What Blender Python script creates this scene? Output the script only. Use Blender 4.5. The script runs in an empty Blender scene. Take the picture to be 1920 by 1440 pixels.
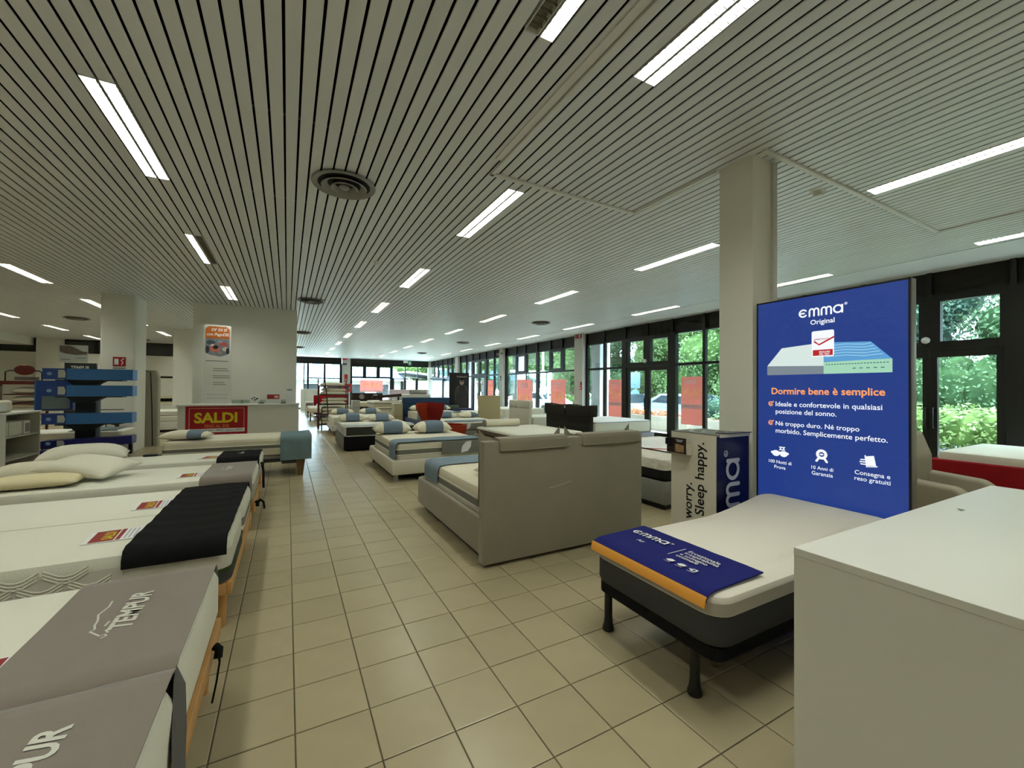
import bpy, bmesh, math, random
from mathutils import Matrix, Vector
random.seed(7)
S = bpy.context.scene
COL = S.collection
PI = math.pi
CZ = 3.525          # underside of the ceiling slats
XW = 9.72           # window wall
YF = 31.3           # far wall

# ------------------------------------------------------------------ camera
def setup_camera():
    yaw, pitch, roll = [math.radians(a) for a in (28.377, 0.644, 0.412)]
    F = Vector((math.sin(yaw)*math.cos(pitch), math.cos(yaw)*math.cos(pitch), math.sin(pitch)))
    r = Vector((math.cos(yaw), -math.sin(yaw), 0)); u = r.cross(F)
    R = r*math.cos(roll) + u*math.sin(roll); U = -r*math.sin(roll) + u*math.cos(roll)
    cd = bpy.data.cameras.new('camera'); cd.sensor_width = 36; cd.lens = 779.8*36/1920
    cd.clip_start = 0.05; cd.clip_end = 400
    co = bpy.data.objects.new('camera', cd); COL.objects.link(co)
    m = Matrix((R, U, -F)).transposed().to_4x4(); m.translation = (0, 0, 1.48)
    co.matrix_world = m
    S.camera = co
setup_camera()

# ------------------------------------------------------------------ sky, sun, exposure
LAMP = 56           # fluorescent tube emission
SKY = 33.0
def setup_world():
    w = bpy.data.worlds.new('overcast_sky'); S.world = w; w.use_nodes = True
    nt = w.node_tree; bg = nt.nodes['Background']
    tc = nt.nodes.new('ShaderNodeTexCoord'); sp = nt.nodes.new('ShaderNodeSeparateXYZ')
    nz = nt.nodes.new('ShaderNodeTexNoise'); nz.inputs['Scale'].default_value = 3
    ramp = nt.nodes.new('ShaderNodeValToRGB')
    ramp.color_ramp.elements[0].color = (0.58, 0.76, 1.0, 1); ramp.color_ramp.elements[1].color = (0.74, 0.87, 1.0, 1)
    nt.links.new(tc.outputs['Generated'], nz.inputs['Vector'])
    nt.links.new(nz.outputs['Fac'], ramp.inputs['Fac']); nt.links.new(ramp.outputs['Color'], bg.inputs['Color'])
    bg.inputs['Strength'].default_value = SKY
    sd = bpy.data.lights.new('sun', 'SUN'); sd.energy = 42.0; sd.angle = math.radians(25); sd.color = (1, .97, .9)
    so = bpy.data.objects.new('sun', sd); COL.objects.link(so)
    so.rotation_euler = Vector((0.10, -0.42, 0.90)).to_track_quat('Z', 'Y').to_euler()
setup_world()
S.view_settings.view_transform = 'Standard'; S.view_settings.look = 'None'
S.view_settings.exposure = 0.0; S.view_settings.gamma = 1.0; S.view_settings.use_curve_mapping = False
S.cycles.max_bounces = 6; S.cycles.diffuse_bounces = 4; S.cycles.glossy_bounces = 2; S.cycles.adaptive_threshold = .025; S.cycles.adaptive_min_samples = 12
S.cycles.transparent_max_bounces = 12; S.cycles.transmission_bounces = 4
S.cycles.sample_clamp_indirect = 6; S.cycles.caustics_reflective = False; S.cycles.caustics_refractive = False
S.cycles.use_denoising = True

# ------------------------------------------------------------------ materials
def lin(c):
    def f(v):
        v /= 255
        return v/12.92 if v <= .04045 else ((v+.055)/1.055)**2.4
    return (f(c[0]), f(c[1]), f(c[2]), 1)
_m = {}
def mat(name, rgb=(200,200,200), rough=.6, spec=.3, metal=0, var=0, vscale=8, bump=0, bscale=40, btype='noise', rand=0, sheen=0, trans=0, coat=0, bdist=.01, vcol=None):
    """principled material, colour given in sRGB; var = amount of noise variation, bump = fine relief, rand = per-object tint"""
    if name in _m: return _m[name]
    m = bpy.data.materials.new(name); m.use_nodes = True; nt = m.node_tree; b = nt.nodes['Principled BSDF']
    c = lin(rgb); b.inputs['Base Color'].default_value = c
    b.inputs['Roughness'].default_value = rough; b.inputs['Metallic'].default_value = metal
    b.inputs['Specular IOR Level'].default_value = spec
    if sheen: b.inputs['Sheen Weight'].default_value = sheen
    if coat: b.inputs['Coat Weight'].default_value = coat
    tc = nt.nodes.new('ShaderNodeTexCoord')
    src = None
    if var or rand:
        hsv = nt.nodes.new('ShaderNodeHueSaturation'); hsv.inputs['Color'].default_value = c
        val = None
        if var:
            n = nt.nodes.new('ShaderNodeTexNoise'); n.inputs['Scale'].default_value = vscale; n.inputs['Detail'].default_value = 4
            nt.links.new(tc.outputs['Object'], n.inputs['Vector'])
            mr = nt.nodes.new('ShaderNodeMapRange'); mr.inputs['From Min'].default_value = .25; mr.inputs['From Max'].default_value = .75
            mr.inputs['To Min'].default_value = 1-var; mr.inputs['To Max'].default_value = 1+var
            nt.links.new(n.outputs['Fac'], mr.inputs['Value']); val = mr.outputs['Result']
        if rand:
            oi = nt.nodes.new('ShaderNodeObjectInfo'); mr2 = nt.nodes.new('ShaderNodeMapRange')
            mr2.inputs['To Min'].default_value = 1-rand; mr2.inputs['To Max'].default_value = 1+rand
            nt.links.new(oi.outputs['Random'], mr2.inputs['Value'])
            if val is None: val = mr2.outputs['Result']
            else:
                mm = nt.nodes.new('ShaderNodeMath'); mm.operation = 'MULTIPLY'
                nt.links.new(val, mm.inputs[0]); nt.links.new(mr2.outputs['Result'], mm.inputs[1]); val = mm.outputs[0]
        nt.links.new(val, hsv.inputs['Value']); nt.links.new(hsv.outputs['Color'], b.inputs['Base Color'])
    if bump:
        bp = nt.nodes.new('ShaderNodeBump'); bp.inputs['Strength'].default_value = bump; bp.inputs['Distance'].default_value = bdist
        if btype == 'noise':
            t = nt.nodes.new('ShaderNodeTexNoise'); t.inputs['Scale'].default_value = bscale; t.inputs['Detail'].default_value = 3; o = t.outputs['Fac']
        elif btype == 'voronoi':
            t = nt.nodes.new('ShaderNodeTexVoronoi'); t.inputs['Scale'].default_value = bscale; o = t.outputs['Distance']
        elif btype == 'weave':
            t = nt.nodes.new('ShaderNodeTexBrick'); t.inputs['Scale'].default_value = bscale; t.inputs['Mortar Size'].default_value = .05; o = t.outputs['Fac']
        else:
            t = nt.nodes.new('ShaderNodeTexWave'); t.inputs['Scale'].default_value = bscale; t.inputs['Distortion'].default_value = 2.5; t.inputs['Detail'].default_value = 1; o = t.outputs['Fac']
        nt.links.new(tc.outputs['Object'], t.inputs['Vector'])
        nt.links.new(o, bp.inputs['Height']); nt.links.new(bp.outputs['Normal'], b.inputs['Normal'])
    if trans:
        tr = nt.nodes.new('ShaderNodeBsdfTranslucent'); tr.inputs['Color'].default_value = c
        mx = nt.nodes.new('ShaderNodeMixShader'); mx.inputs[0].default_value = trans
        out = nt.nodes['Material Output']
        nt.links.new(b.outputs[0], mx.inputs[1]); nt.links.new(tr.outputs[0], mx.inputs[2]); nt.links.new(mx.outputs[0], out.inputs['Surface'])
    _m[name] = m
    return m
def emit(name, rgb, strength):
    if name in _m: return _m[name]
    m = bpy.data.materials.new(name); m.use_nodes = True; b = m.node_tree.nodes['Principled BSDF']
    b.inputs['Base Color'].default_value = lin([q*.3 for q in rgb]); b.inputs['Emission Color'].default_value = lin(rgb); b.inputs['Emission Strength'].default_value = strength
    b.inputs['Roughness'].default_value = .35
    _m[name] = m
    return m
def glass(name, tint=(235,245,242), refl=.07):
    if name in _m: return _m[name]
    m = bpy.data.materials.new(name); m.use_nodes = True; nt = m.node_tree
    for n in list(nt.nodes):
        if n.type == 'BSDF_PRINCIPLED': nt.nodes.remove(n)
    t = nt.nodes.new('ShaderNodeBsdfTransparent'); t.inputs[0].default_value = lin(tint)
    g = nt.nodes.new('ShaderNodeBsdfGlossy'); g.inputs['Roughness'].default_value = .02; g.inputs['Color'].default_value = (1, 1, 1, 1)
    fr = nt.nodes.new('ShaderNodeFresnel'); fr.inputs['IOR'].default_value = 1.45
    mu = nt.nodes.new('ShaderNodeMath'); mu.operation = 'MULTIPLY'; mu.inputs[1].default_value = .55; mu.use_clamp = True
    mx = nt.nodes.new('ShaderNodeMixShader')
    nt.links.new(fr.outputs[0], mu.inputs[0]); nt.links.new(mu.outputs[0], mx.inputs[0]); nt.links.new(t.outputs[0], mx.inputs[1]); nt.links.new(g.outputs[0], mx.inputs[2])
    nt.links.new(mx.outputs[0], nt.nodes['Material Output'].inputs['Surface'])
    _m[name] = m
    return m

# ------------------------------------------------------------------ object helpers
def tag(o, label=None, cat=None, group=None, kind=None):
    if label: o['label'] = label
    if cat: o['category'] = cat
    if group: o['group'] = group
    if kind: o['kind'] = kind
    return o
def setpar(o, parent):
    if parent is None: return o
    o.parent = parent
    # meshes are built in world space: undo the root's transform; parts under a root have an identity world matrix already
    if parent.parent is None: o.matrix_parent_inverse = Matrix.LocRotScale(parent.location, parent.rotation_euler, parent.scale).inverted()
    else: o.matrix_parent_inverse = Matrix.Identity(4)
    return o
def thing(name, label, cat, loc=(0,0,0), group=None, rz=0):
    o = bpy.data.objects.new(name, None); COL.objects.link(o); o.location = loc; o.rotation_euler = (0, 0, rz)
    o.empty_display_size = .1
    return tag(o, label, cat, group)
def struct(name, loc=(0,0,0)):
    o = bpy.data.objects.new(name, None); COL.objects.link(o); o.location = loc; o['kind'] = 'structure'; return o
def mk(name, v, f, m, parent=None, smooth=False, mats=None, fm=None):
    me = bpy.data.meshes.new(name); me.from_pydata([tuple(p) for p in v], [], f)
    if mats:
        for q in mats: me.materials.append(q)
        if fm: me.polygons.foreach_set('material_index', fm)
    elif m: me.materials.append(m)
    if smooth is True: me.polygons.foreach_set('use_smooth', [True]*len(f))
    elif smooth:
        me.polygons.foreach_set('use_smooth', [True]*len(f)); me.set_sharp_from_angle(angle=math.radians(smooth))
    me.update()
    o = bpy.data.objects.new(name, me); COL.objects.link(o)
    return setpar(o, parent)
def boxvf(x0,x1,y0,y1,z0,z1):
    v = [(x,y,z) for z in (z0,z1) for y in (y0,y1) for x in (x0,x1)]
    f = [(0,2,3,1),(4,5,7,6),(0,1,5,4),(2,6,7,3),(0,4,6,2),(1,3,7,5)]
    return v, f
def bevel_vf(v, f, r, seg=2):
    bm = bmesh.new(); vs = [bm.verts.new(p) for p in v]
    for q in f: bm.faces.new([vs[i] for i in q])
    bmesh.ops.bevel(bm, geom=bm.edges[:], offset=r, segments=seg, profile=.5, affect='EDGES')
    bm.verts.index_update()
    v2 = [p.co[:] for p in bm.verts]; f2 = [[p.index for p in q.verts] for q in bm.faces]; bm.free()
    return v2, f2
def box(name, x0,x1,y0,y1,z0,z1, m, parent=None, r=0, seg=2, rot=None, piv=None):
    v, f = boxvf(x0,x1,y0,y1,z0,z1)
    if r: v, f = bevel_vf(v, f, r, seg)
    if rot is not None:
        p = Vector(piv if piv is not None else ((x0+x1)/2,(y0+y1)/2,(z0+z1)/2))
        v = [tuple(rot @ (Vector(q)-p) + p) for q in v]
    return mk(name, v, f, m, parent, smooth=(35 if r else False))
def RX(a): return Matrix.Rotation(math.radians(a), 3, 'X')
def RY(a): return Matrix.Rotation(math.radians(a), 3, 'Y')
def RZ(a): return Matrix.Rotation(math.radians(a), 3, 'Z')
def frame_of(d):
    d = Vector(d).normalized(); a = Vector((0,0,1)) if abs(d.z) < .9 else Vector((1,0,0))
    x = d.cross(a).normalized(); y = d.cross(x).normalized()
    return x, y
def cylvf(p0, p1, r0, r1=None, n=16):
    r1 = r0 if r1 is None else r1; p0 = Vector(p0); p1 = Vector(p1); x, y = frame_of(p1-p0)
    v = []
    for p, r in ((p0,r0),(p1,r1)):
        for i in range(n):
            a = 2*PI*i/n; v.append(tuple(p + x*math.cos(a)*r + y*math.sin(a)*r))
    f = [(i,(i+1)%n,n+(i+1)%n,n+i) for i in range(n)] + [tuple(reversed(range(n))), tuple(range(n,2*n))]
    return v, f
def cyl(name, p0, p1, r0, r1, m, parent=None, n=16):
    v, f = cylvf(p0,p1,r0,r1,n); return mk(name, v, f, m, parent, smooth=40)
def tube(name, pts, r, m, parent=None, n=8, flat=1.0):
    v = []; f = []; pts = [Vector(p) for p in pts]
    x = None
    for i, p in enumerate(pts):
        d = (pts[min(i+1,len(pts)-1)] - pts[max(i-1,0)]).normalized()
        if x is None: x, y = frame_of(d)
        else:
            x = (x - d*x.dot(d)).normalized(); y = d.cross(x).normalized()
        for k in range(n):
            a = 2*PI*k/n; v.append(tuple(p + x*math.cos(a)*r*flat + y*math.sin(a)*r))
    for i in range(len(pts)-1):
        for k in range(n): f.append((i*n+k, i*n+(k+1)%n, (i+1)*n+(k+1)%n, (i+1)*n+k))
    f.append(tuple(reversed(range(n)))); f.append(tuple(range((len(pts)-1)*n, len(pts)*n)))
    return mk(name, v, f, m, parent, smooth=50)
def lathe(name, c, prof, m, parent=None, n=24):
    v = []; f = []
    for r, z in prof:
        for k in range(n): v.append((c[0]+r*math.cos(2*PI*k/n), c[1]+r*math.sin(2*PI*k/n), c[2]+z))
    for i in range(len(prof)-1):
        for k in range(n): f.append((i*n+k, i*n+(k+1)%n, (i+1)*n+(k+1)%n, (i+1)*n+k))
    f.append(tuple(reversed(range(n)))); f.append(tuple(range((len(prof)-1)*n, len(prof)*n)))
    return mk(name, v, f, m, parent, smooth=35)
def rrect(x0,x1,y0,y1,r,n=5,sub=0):
    p = []
    for cx,cy,a0 in ((x1-r,y1-r,0),(x0+r,y1-r,90),(x0+r,y0+r,180),(x1-r,y0+r,270)):
        for i in range(n+1):
            a = math.radians(a0+90*i/n); p.append((cx+r*math.cos(a), cy+r*math.sin(a)))
        if sub and a0 in (0,180):          # extra points along the two long sides
            u, w = (x1-r, x0+r) if a0 == 0 else (x0+r, x1-r)
            p += [(u+(w-u)*k/(sub+1), p[-1][1]) for k in range(1,sub+1)]
    return p
def loft(name, rings, m, parent=None, cap=(True,True), smooth=40, mats=None, fmf=None):
    """rings: list of (list of (x,y), z)"""
    n = len(rings[0][0]); v = [(x,y,z) for pts,z in rings for x,y in pts]; f = []; fm = []
    for i in range(len(rings)-1):
        for k in range(n):
            f.append((i*n+k, i*n+(k+1)%n, (i+1)*n+(k+1)%n, (i+1)*n+k)); fm.append(fmf(i) if fmf else 0)
    if cap[0]: f.append(tuple(reversed(range(n)))); fm.append(0)
    if cap[1]: f.append(tuple(range((len(rings)-1)*n, len(rings)*n))); fm.append(fmf(len(rings)-2) if fmf else 0)
    return mk(name, v, f, m, parent, smooth=smooth, mats=mats, fm=fm if mats else None)
def prism(name, poly, d0, d1, axis, m, parent=None, r=0, seg=2):
    """poly in the plane across axis ('x': (y,z), 'y': (x,z), 'z': (x,y)), extruded d0..d1"""
    def P(a,b,d): return (d,a,b) if axis=='x' else (a,d,b) if axis=='y' else (a,b,d)
    n = len(poly); v = [P(a,b,d0) for a,b in poly] + [P(a,b,d1) for a,b in poly]
    f = [tuple(reversed(range(n))), tuple(range(n,2*n))] + [(i,(i+1)%n,n+(i+1)%n,n+i) for i in range(n)]
    if r: v, f = bevel_vf(v, f, r, seg)
    return mk(name, v, f, m, parent, smooth=35 if r else False)
_fc = {}
def textmesh(body, bold=0, extrude=.002, shear=0):
    k = (body,bold,extrude,shear)
    if k in _fc: return _fc[k]
    c = bpy.data.curves.new('lettering','FONT'); c.body = body; c.size = 1; c.offset = bold; c.shear = shear; c.resolution_u = 3
    o = bpy.data.objects.new('lettering', c); COL.objects.link(o)
    me = bpy.data.meshes.new_from_object(o); bpy.data.objects.remove(o); bpy.data.curves.remove(c)
    v = [p.co[:] for p in me.vertices]; f = [list(p.vertices) for p in me.polygons]; bpy.data.meshes.remove(me)
    _fc[k] = (v, f); return _fc[k]
def text(name, body, o, xd, yd, m, parent=None, w=None, h=None, bold=0, shear=0, align='L', lift=.0015):
    """flat lettering: lower-left corner (or centre) at o, running along xd with up along yd, scaled to width w / cap height h"""
    v, f = textmesh(body, bold, 0, shear)
    xs = [p[0] for p in v]; ys = [p[1] for p in v]; x0,x1 = min(xs),max(xs); y0,y1 = min(ys),max(ys)
    if w and h: sx = w/(x1-x0); sy = h/(y1-y0)
    elif w: sx = sy = w/(x1-x0)
    else: sx = sy = h/.73
    xd = Vector(xd).normalized(); yd = Vector(yd).normalized(); nz = xd.cross(yd); o = Vector(o)
    ax = x0 if align=='L' else (x0+x1)/2; ay = y0 if (w and h) else 0
    if align == 'C': ay = (y0+y1)/2
    vv = [tuple(o + xd*(p[0]-ax)*sx + yd*(p[1]-ay)*sy + nz*lift) for p in v]
    return mk(name, vv, f, m, parent)
def strokes(name, paths, w, o, xd, yd, m, parent=None, lift=.0015, cap=5):
    """flat round-capped pen strokes: paths of 2-D points"""
    xd = Vector(xd).normalized(); yd = Vector(yd).normalized(); nz = xd.cross(yd); o = Vector(o); v = []; f = []
    lay = [0]                                # overlapping strokes lie a hair apart
    def put(x,y): v.append(tuple(o + xd*x + yd*y + nz*(lift+lay[0]*.00012))); return len(v)-1
    for pth in paths:
        ww = w; lay[0] += 1
        if isinstance(pth, tuple) and isinstance(pth[1], (int,float)) and isinstance(pth[0], list): pth, ww = pth
        L = []; Rr = []
        n = len(pth)
        for i,(x,y) in enumerate(pth):
            a = pth[max(i-1,0)]; b = pth[min(i+1,n-1)]; dx,dy = b[0]-a[0], b[1]-a[1]; l = math.hypot(dx,dy) or 1; dx/=l; dy/=l
            L.append(put(x-dy*ww/2, y+dx*ww/2)); Rr.append(put(x+dy*ww/2, y-dx*ww/2))
        for i in range(n-1): f.append((Rr[i],Rr[i+1],L[i+1],L[i]))
        for e,(x,y) in ((0,pth[0]),(1,pth[-1])):
            lay[0] += 1
            c = [put(x+math.cos(2*PI*k/10)*ww/2, y+math.sin(2*PI*k/10)*ww/2) for k in range(10)]; f.append(tuple(c))
    return mk(name, v, f, m, parent)
def flat(name, pts, o, xd, yd, m, parent=None, lift=.001):
    xd = Vector(xd).normalized(); yd = Vector(yd).normalized(); nz = xd.cross(yd); o = Vector(o)
    return mk(name, [tuple(o+xd*x+yd*y+nz*lift) for x,y in pts], [tuple(range(len(pts)))], m, parent)
def ellipse(cx,cy,rx,ry,n=20,a0=0,a1=360): return [(cx+rx*math.cos(math.radians(a0+(a1-a0)*i/n)), cy+ry*math.sin(math.radians(a0+(a1-a0)*i/n))) for i in range(n if a1-a0==360 else n+1)]
def pillowvf(L, W, H, n=14, m_=10, pinch=.13, flatb=.35):
    """pillow lying on its belly: corners drawn out, thick in the middle"""
    v = []; f = []
    def pt(u, w, s):
        x = u*L/2*(1-pinch*(1-abs(w)**2)*abs(u)**6*.35); y = w*W/2*(1-pinch*(1-abs(u)**2)*abs(w)**6*.9)
        t = (max(0,1-abs(u)**3.2)*max(0,1-abs(w)**3.0))**.62
        z = H*(flatb + (1-flatb)*t) if s > 0 else H*flatb*(1-t)  # rim height flatb*H
        return (x,y,z)
    for s in (1,-1):
        b = len(v)
        for i in range(n+1):
            for j in range(m_+1):
                u = math.sin((i/n*2-1)*PI/2)*.35+(i/n*2-1)*.65; w = math.sin((j/m_*2-1)*PI/2)*.35+(j/m_*2-1)*.65
                v.append(pt(u,w,s))
        for i in range(n):
            for j in range(m_):
                a = b+i*(m_+1)+j; q = (a, a+m_+1, a+m_+2, a+1)
                if s < 0: q = tuple(k-(n+1)*(m_+1) if ((k-b)//(m_+1) in (0,n) or (k-b)%(m_+1) in (0,m_)) else k for k in q)
                f.append(q if s > 0 else tuple(reversed(q)))
    return v, f
def pillow(name, label, c, L, W, H, m, rz=0, tilt=(0,0), band=None, group=None, cat='pillow', bandw=(.32,.68), pinch=.13):
    v, f = pillowvf(L,W,H,pinch=pinch)
    R = RZ(rz) @ RX(tilt[0]) @ RY(tilt[1]); t = thing(name, label, cat, c, group)
    c = Vector(c)
    if band is None:
        mk('cover', [tuple(R@Vector(p)+c) for p in v], f, m, t, smooth=True)
    else:
        n, mm = 14, 10; i0 = round(bandw[0]*n); i1 = round(bandw[1]*n)
        def part(name, cols, mt, grow=0):
            ids = {}; vv = []; ff = []
            for s_ in (0,1):
                for i in cols:
                    for j in range(mm):
                        q = f[s_*n*mm+i*mm+j]; r = []
                        for k in q:
                            if k not in ids:
                                p = v[k]; ids[k] = len(vv); vv.append(tuple(R@Vector((p[0],p[1]*(1+grow),p[2]+(grow*.2 if s_ == 0 else 0)))+c))
                            r.append(ids[k])
                        ff.append(tuple(r))
            mk(name, vv, ff, mt, t, smooth=True)
        part('cover', range(0,i0), m); part('cover', range(i1,n), m) if i1 < n else None
        part('band', range(i0,i1), band, .006)
    return t
def mattress(name, label, x0,x1,y0,y1,z0,z1, top, side, group=None, rc=.07, re=.035, band=None, bandz=(.35,.6), pipe=None, split=None, cat='mattress', sub=0):
    t = thing(name, label, cat, ((x0+x1)/2,(y0+y1)/2,z0), group)
    H = z1-z0
    def R(ins, z): return (rrect(x0+ins,x1-ins,y0+ins,y1-ins,max(.01,rc-ins*.6),5,sub), z)
    sp = z0 + H*(split if split else .86)
    a = .2*re
    loft('side', [R(re,z0), R(re*.3,z0+re*.3), R(0,z0+re), R(0,(z0+sp)/2), R(0,sp)], side, t, cap=(True,False))
    rings = [R(0,sp)]
    if sp < z1-re: rings.append(R(0,z1-re))
    rings += [R(re*.3,z1-re*.3), R(re,z1), R(re+.1,z1+.004)]
    loft('top_panel', rings, top, t, cap=(False,True))
    if band: loft('border_band', [(rrect(x0-.003,x1+.003,y0-.003,y1+.003,rc,5), z0+H*bandz[0]), (rrect(x0-.003,x1+.003,y0-.003,y1+.003,rc,5), z0+H*bandz[1])], band, t, cap=(False,False))
    if pipe:
        for zz in (z0+re*.6, z1-re*.6):
            pts = rrect(x0-.004+re*.12,x1+.004-re*.12,y0-.004+re*.12,y1+.004-re*.12,rc,5); pts = [(x,y,zz) for x,y in pts]; tube('piping', pts+[pts[0]], .006, pipe, t, n=5)
    return t
def drape(name, label, prof, axis, a0, a1, m, group=None, th=.006, n=22, wav=.004, cat='bed runner', seed=1, wr=0):
    """cloth strip: prof = (across, z) polyline of the cloth's path, extruded along axis from a0 to a1 with small ripples"""
    rnd = random.Random(seed); ph = [rnd.uniform(0,6.28) for _ in range(4)]
    # resample the profile
    P = []
    for i in range(len(prof)-1):
        (p,q),(r,s_) = prof[i],prof[i+1]; k = max(1,int(math.hypot(r-p,s_-q)/.035))
        for j in range(k): P.append((p+(r-p)*j/k, q+(s_-q)*j/k))
    P.append(prof[-1]); N = []
    for i in range(len(P)):
        a = P[max(i-1,0)]; b = P[min(i+1,len(P)-1)]; dx,dy = b[0]-a[0],b[1]-a[1]; l = math.hypot(dx,dy) or 1; N.append((-dy/l,dx/l))
    sgn = 1 if sum(q[1] for q in N) >= 0 else -1
    v = []; f = []; K = len(P)
    for side in (0,1):
        for i in range(n+1):
            a = a0+(a1-a0)*i/n
            for k in range(K):
                h = wav*(1+math.sin(a*23+ph[0]+k*.35)*.6+math.sin(a*51+ph[1]-k*.22)*.4) + wr*(1+math.sin(k*1.1+ph[2]+math.sin(a*9)*1.3)*.6+math.sin(k*.43+ph[3]+a*7)*.4) + .002 + (th if side==0 else 0)
                p = (P[k][0]+N[k][0]*sgn*h, P[k][1]+N[k][1]*sgn*h)
                v.append((a,p[0],p[1]) if axis=='x' else (p[0],a,p[1]))
    o = (n+1)*K
    for i in range(n):
        for k in range(K-1):
            q = (i*K+k, i*K+k+1, (i+1)*K+k+1, (i+1)*K+k); f.append(q); f.append(tuple(o+j for j in reversed(q)))
    for i in range(n):
        f.append((i*K, (i+1)*K, o+(i+1)*K, o+i*K)); f.append((i*K+K-1, o+i*K+K-1, o+(i+1)*K+K-1, (i+1)*K+K-1))
    for k in range(K-1):
        f.append((k, o+k, o+k+1, k+1)); f.append((n*K+k, n*K+k+1, o+n*K+k+1, o+n*K+k))
    c = (sum(p[0] for p in v)/len(v), sum(p[1] for p in v)/len(v), min(p[2] for p in v))
    t = thing(name, label, cat, c, group)
    mk('cloth', v, f, m, t, smooth=60)
    return t
def copy_tree(o, loc=None, rz=None, label=None, parent=None):
    c = o.copy(); COL.objects.link(c)
    if parent is not None:
        c.parent = parent; c.matrix_parent_inverse = o.matrix_parent_inverse.copy()
    if loc is not None: c.location = loc
    if rz is not None: c.rotation_euler = (0,0,rz)
    if label: c['label'] = label
    for ch in list(o.children): copy_tree(ch, parent=c)
    return c
ORD = ['first','second','third','fourth','fifth','sixth','seventh','eighth','ninth','tenth','eleventh','twelfth']

# palette
W_WALL = mat('wall_paint', (222,220,208), .85, .2, var=.02, vscale=3, bump=.05, bscale=120)
W_WHITE = mat('white_laminate', (214,213,204), .45, .35, var=.015, vscale=2)
W_PAINT = mat('white_metal_paint', (215,216,212), .4, .4)
BLACKM = mat('black_metal', (18,18,18), .4, .4)
DARKF = mat('dark_bronze_frame', (19,18,15), .45, .35)
HEADP = mat('dark_header_panel', (31,29,25), .6, .25, var=.06, vscale=5)
FAB_W = mat('white_mattress_fabric', (222,220,204), .9, .15, bump=.25, bscale=160, btype='voronoi', bdist=.003, sheen=.2)
FAB_W2 = mat('cream_quilted_fabric', (216,209,186), .9, .15, bump=.5, bscale=14, btype='noise', bdist=.01, sheen=.2)
FAB_SIDE = mat('grey_knit_border', (176,172,160), .9, .1, bump=.8, bscale=60, btype='weave', bdist=.005)
FAB_GREY = mat('grey_border_band', (120,118,110), .85, .15, bump=.4, bscale=140, btype='wave', bdist=.002)
TAUPE = mat('taupe_runner_cloth', (126,116,107), .9, .1, bump=.4, bscale=350, btype='noise', bdist=.002, sheen=.3, var=.04, vscale=7)
TAUPE2 = mat('grey_runner_lining', (98,97,96), .9, .1, bump=.4, bscale=350, bdist=.002)
BLACKC = mat('black_runner_cloth', (27,27,28), .95, .08, bump=.5, bscale=300, bdist=.002, var=.08, vscale=9)
BLUEC = mat('grey_blue_runner_cloth', (120,135,146), .9, .1, bump=.4, bscale=300, bdist=.002, var=.05, vscale=9)
BLUEB = mat('slate_blue_pillow_band', (108,122,137), .9, .1, bump=.4, bscale=200, bdist=.002)
PILW = mat('cream_pillow_cloth', (222,215,192), .9, .1, bump=.25, bscale=60, bdist=.004, sheen=.2)
PILW2 = mat('white_knit_pillow_cloth', (224,220,202), .9, .1, bump=.5, bscale=90, btype='voronoi', bdist=.003, sheen=.2)
GREEN = mat('dark_green_piping', (58,74,38), .85, .15)
CHAR = mat('charcoal_border', (66,66,66), .9, .15, bump=.4, bscale=200, bdist=.002)
WOOD = mat('honey_beech_wood', (190,145,88), .5, .35, var=.12, vscale=6, bump=.15, bscale=30, btype='wave')
WOOD2 = mat('walnut_leg_wood', (104,80,50), .5, .35, var=.12, vscale=9)
LINEN = mat('beige_linen_upholstery', (138,131,112), .95, .1, bump=.5, bscale=420, bdist=.002, var=.04, vscale=5, sheen=.3)
CREAMU = mat('cream_upholstery', (205,200,182), .9, .15, bump=.35, bscale=300, bdist=.002, var=.03)
GREYU = mat('grey_upholstery', (122,121,114), .92, .12, bump=.4, bscale=300, bdist=.002, var=.04)
DGREYU = mat('dark_grey_upholstery', (62,62,57), .92, .12, bump=.4, bscale=300, bdist=.002, var=.05)
EMBLUE = mat('royal_blue_cloth', (28,32,98), .85, .15, bump=.3, bscale=300, bdist=.001)
NAVY = mat('navy_card', (16,17,52), .35, .4)
ORANGE = mat('orange_trim', (226,158,68), .85, .15)
WHITEP = mat('white_print', (228,228,226), .7, .2)
REDP = mat('red_sale_print', (150,22,28), .5, .3)
YELP = mat('yellow_print', (205,190,40), .6, .2)
INK = mat('black_ink', (22,22,24), .6, .2)
GREYP = mat('grey_print', (120,118,114), .7, .2)
PINKP = mat('pale_rose_print', (215,170,160), .7, .2)

# ================================================================== THE SETTING
XL, YB, YN = -10.8, 25.5, -3.2         # left wall, left back wall, wall behind the viewer
TILE = mat('beige_floor_tile', (164,151,121), .27, .45, var=.05, vscale=5, bump=.06, bscale=260, rand=.05, bdist=.002)
GROUT = mat('grey_grout', (92,86,72), .9, .1)
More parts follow.
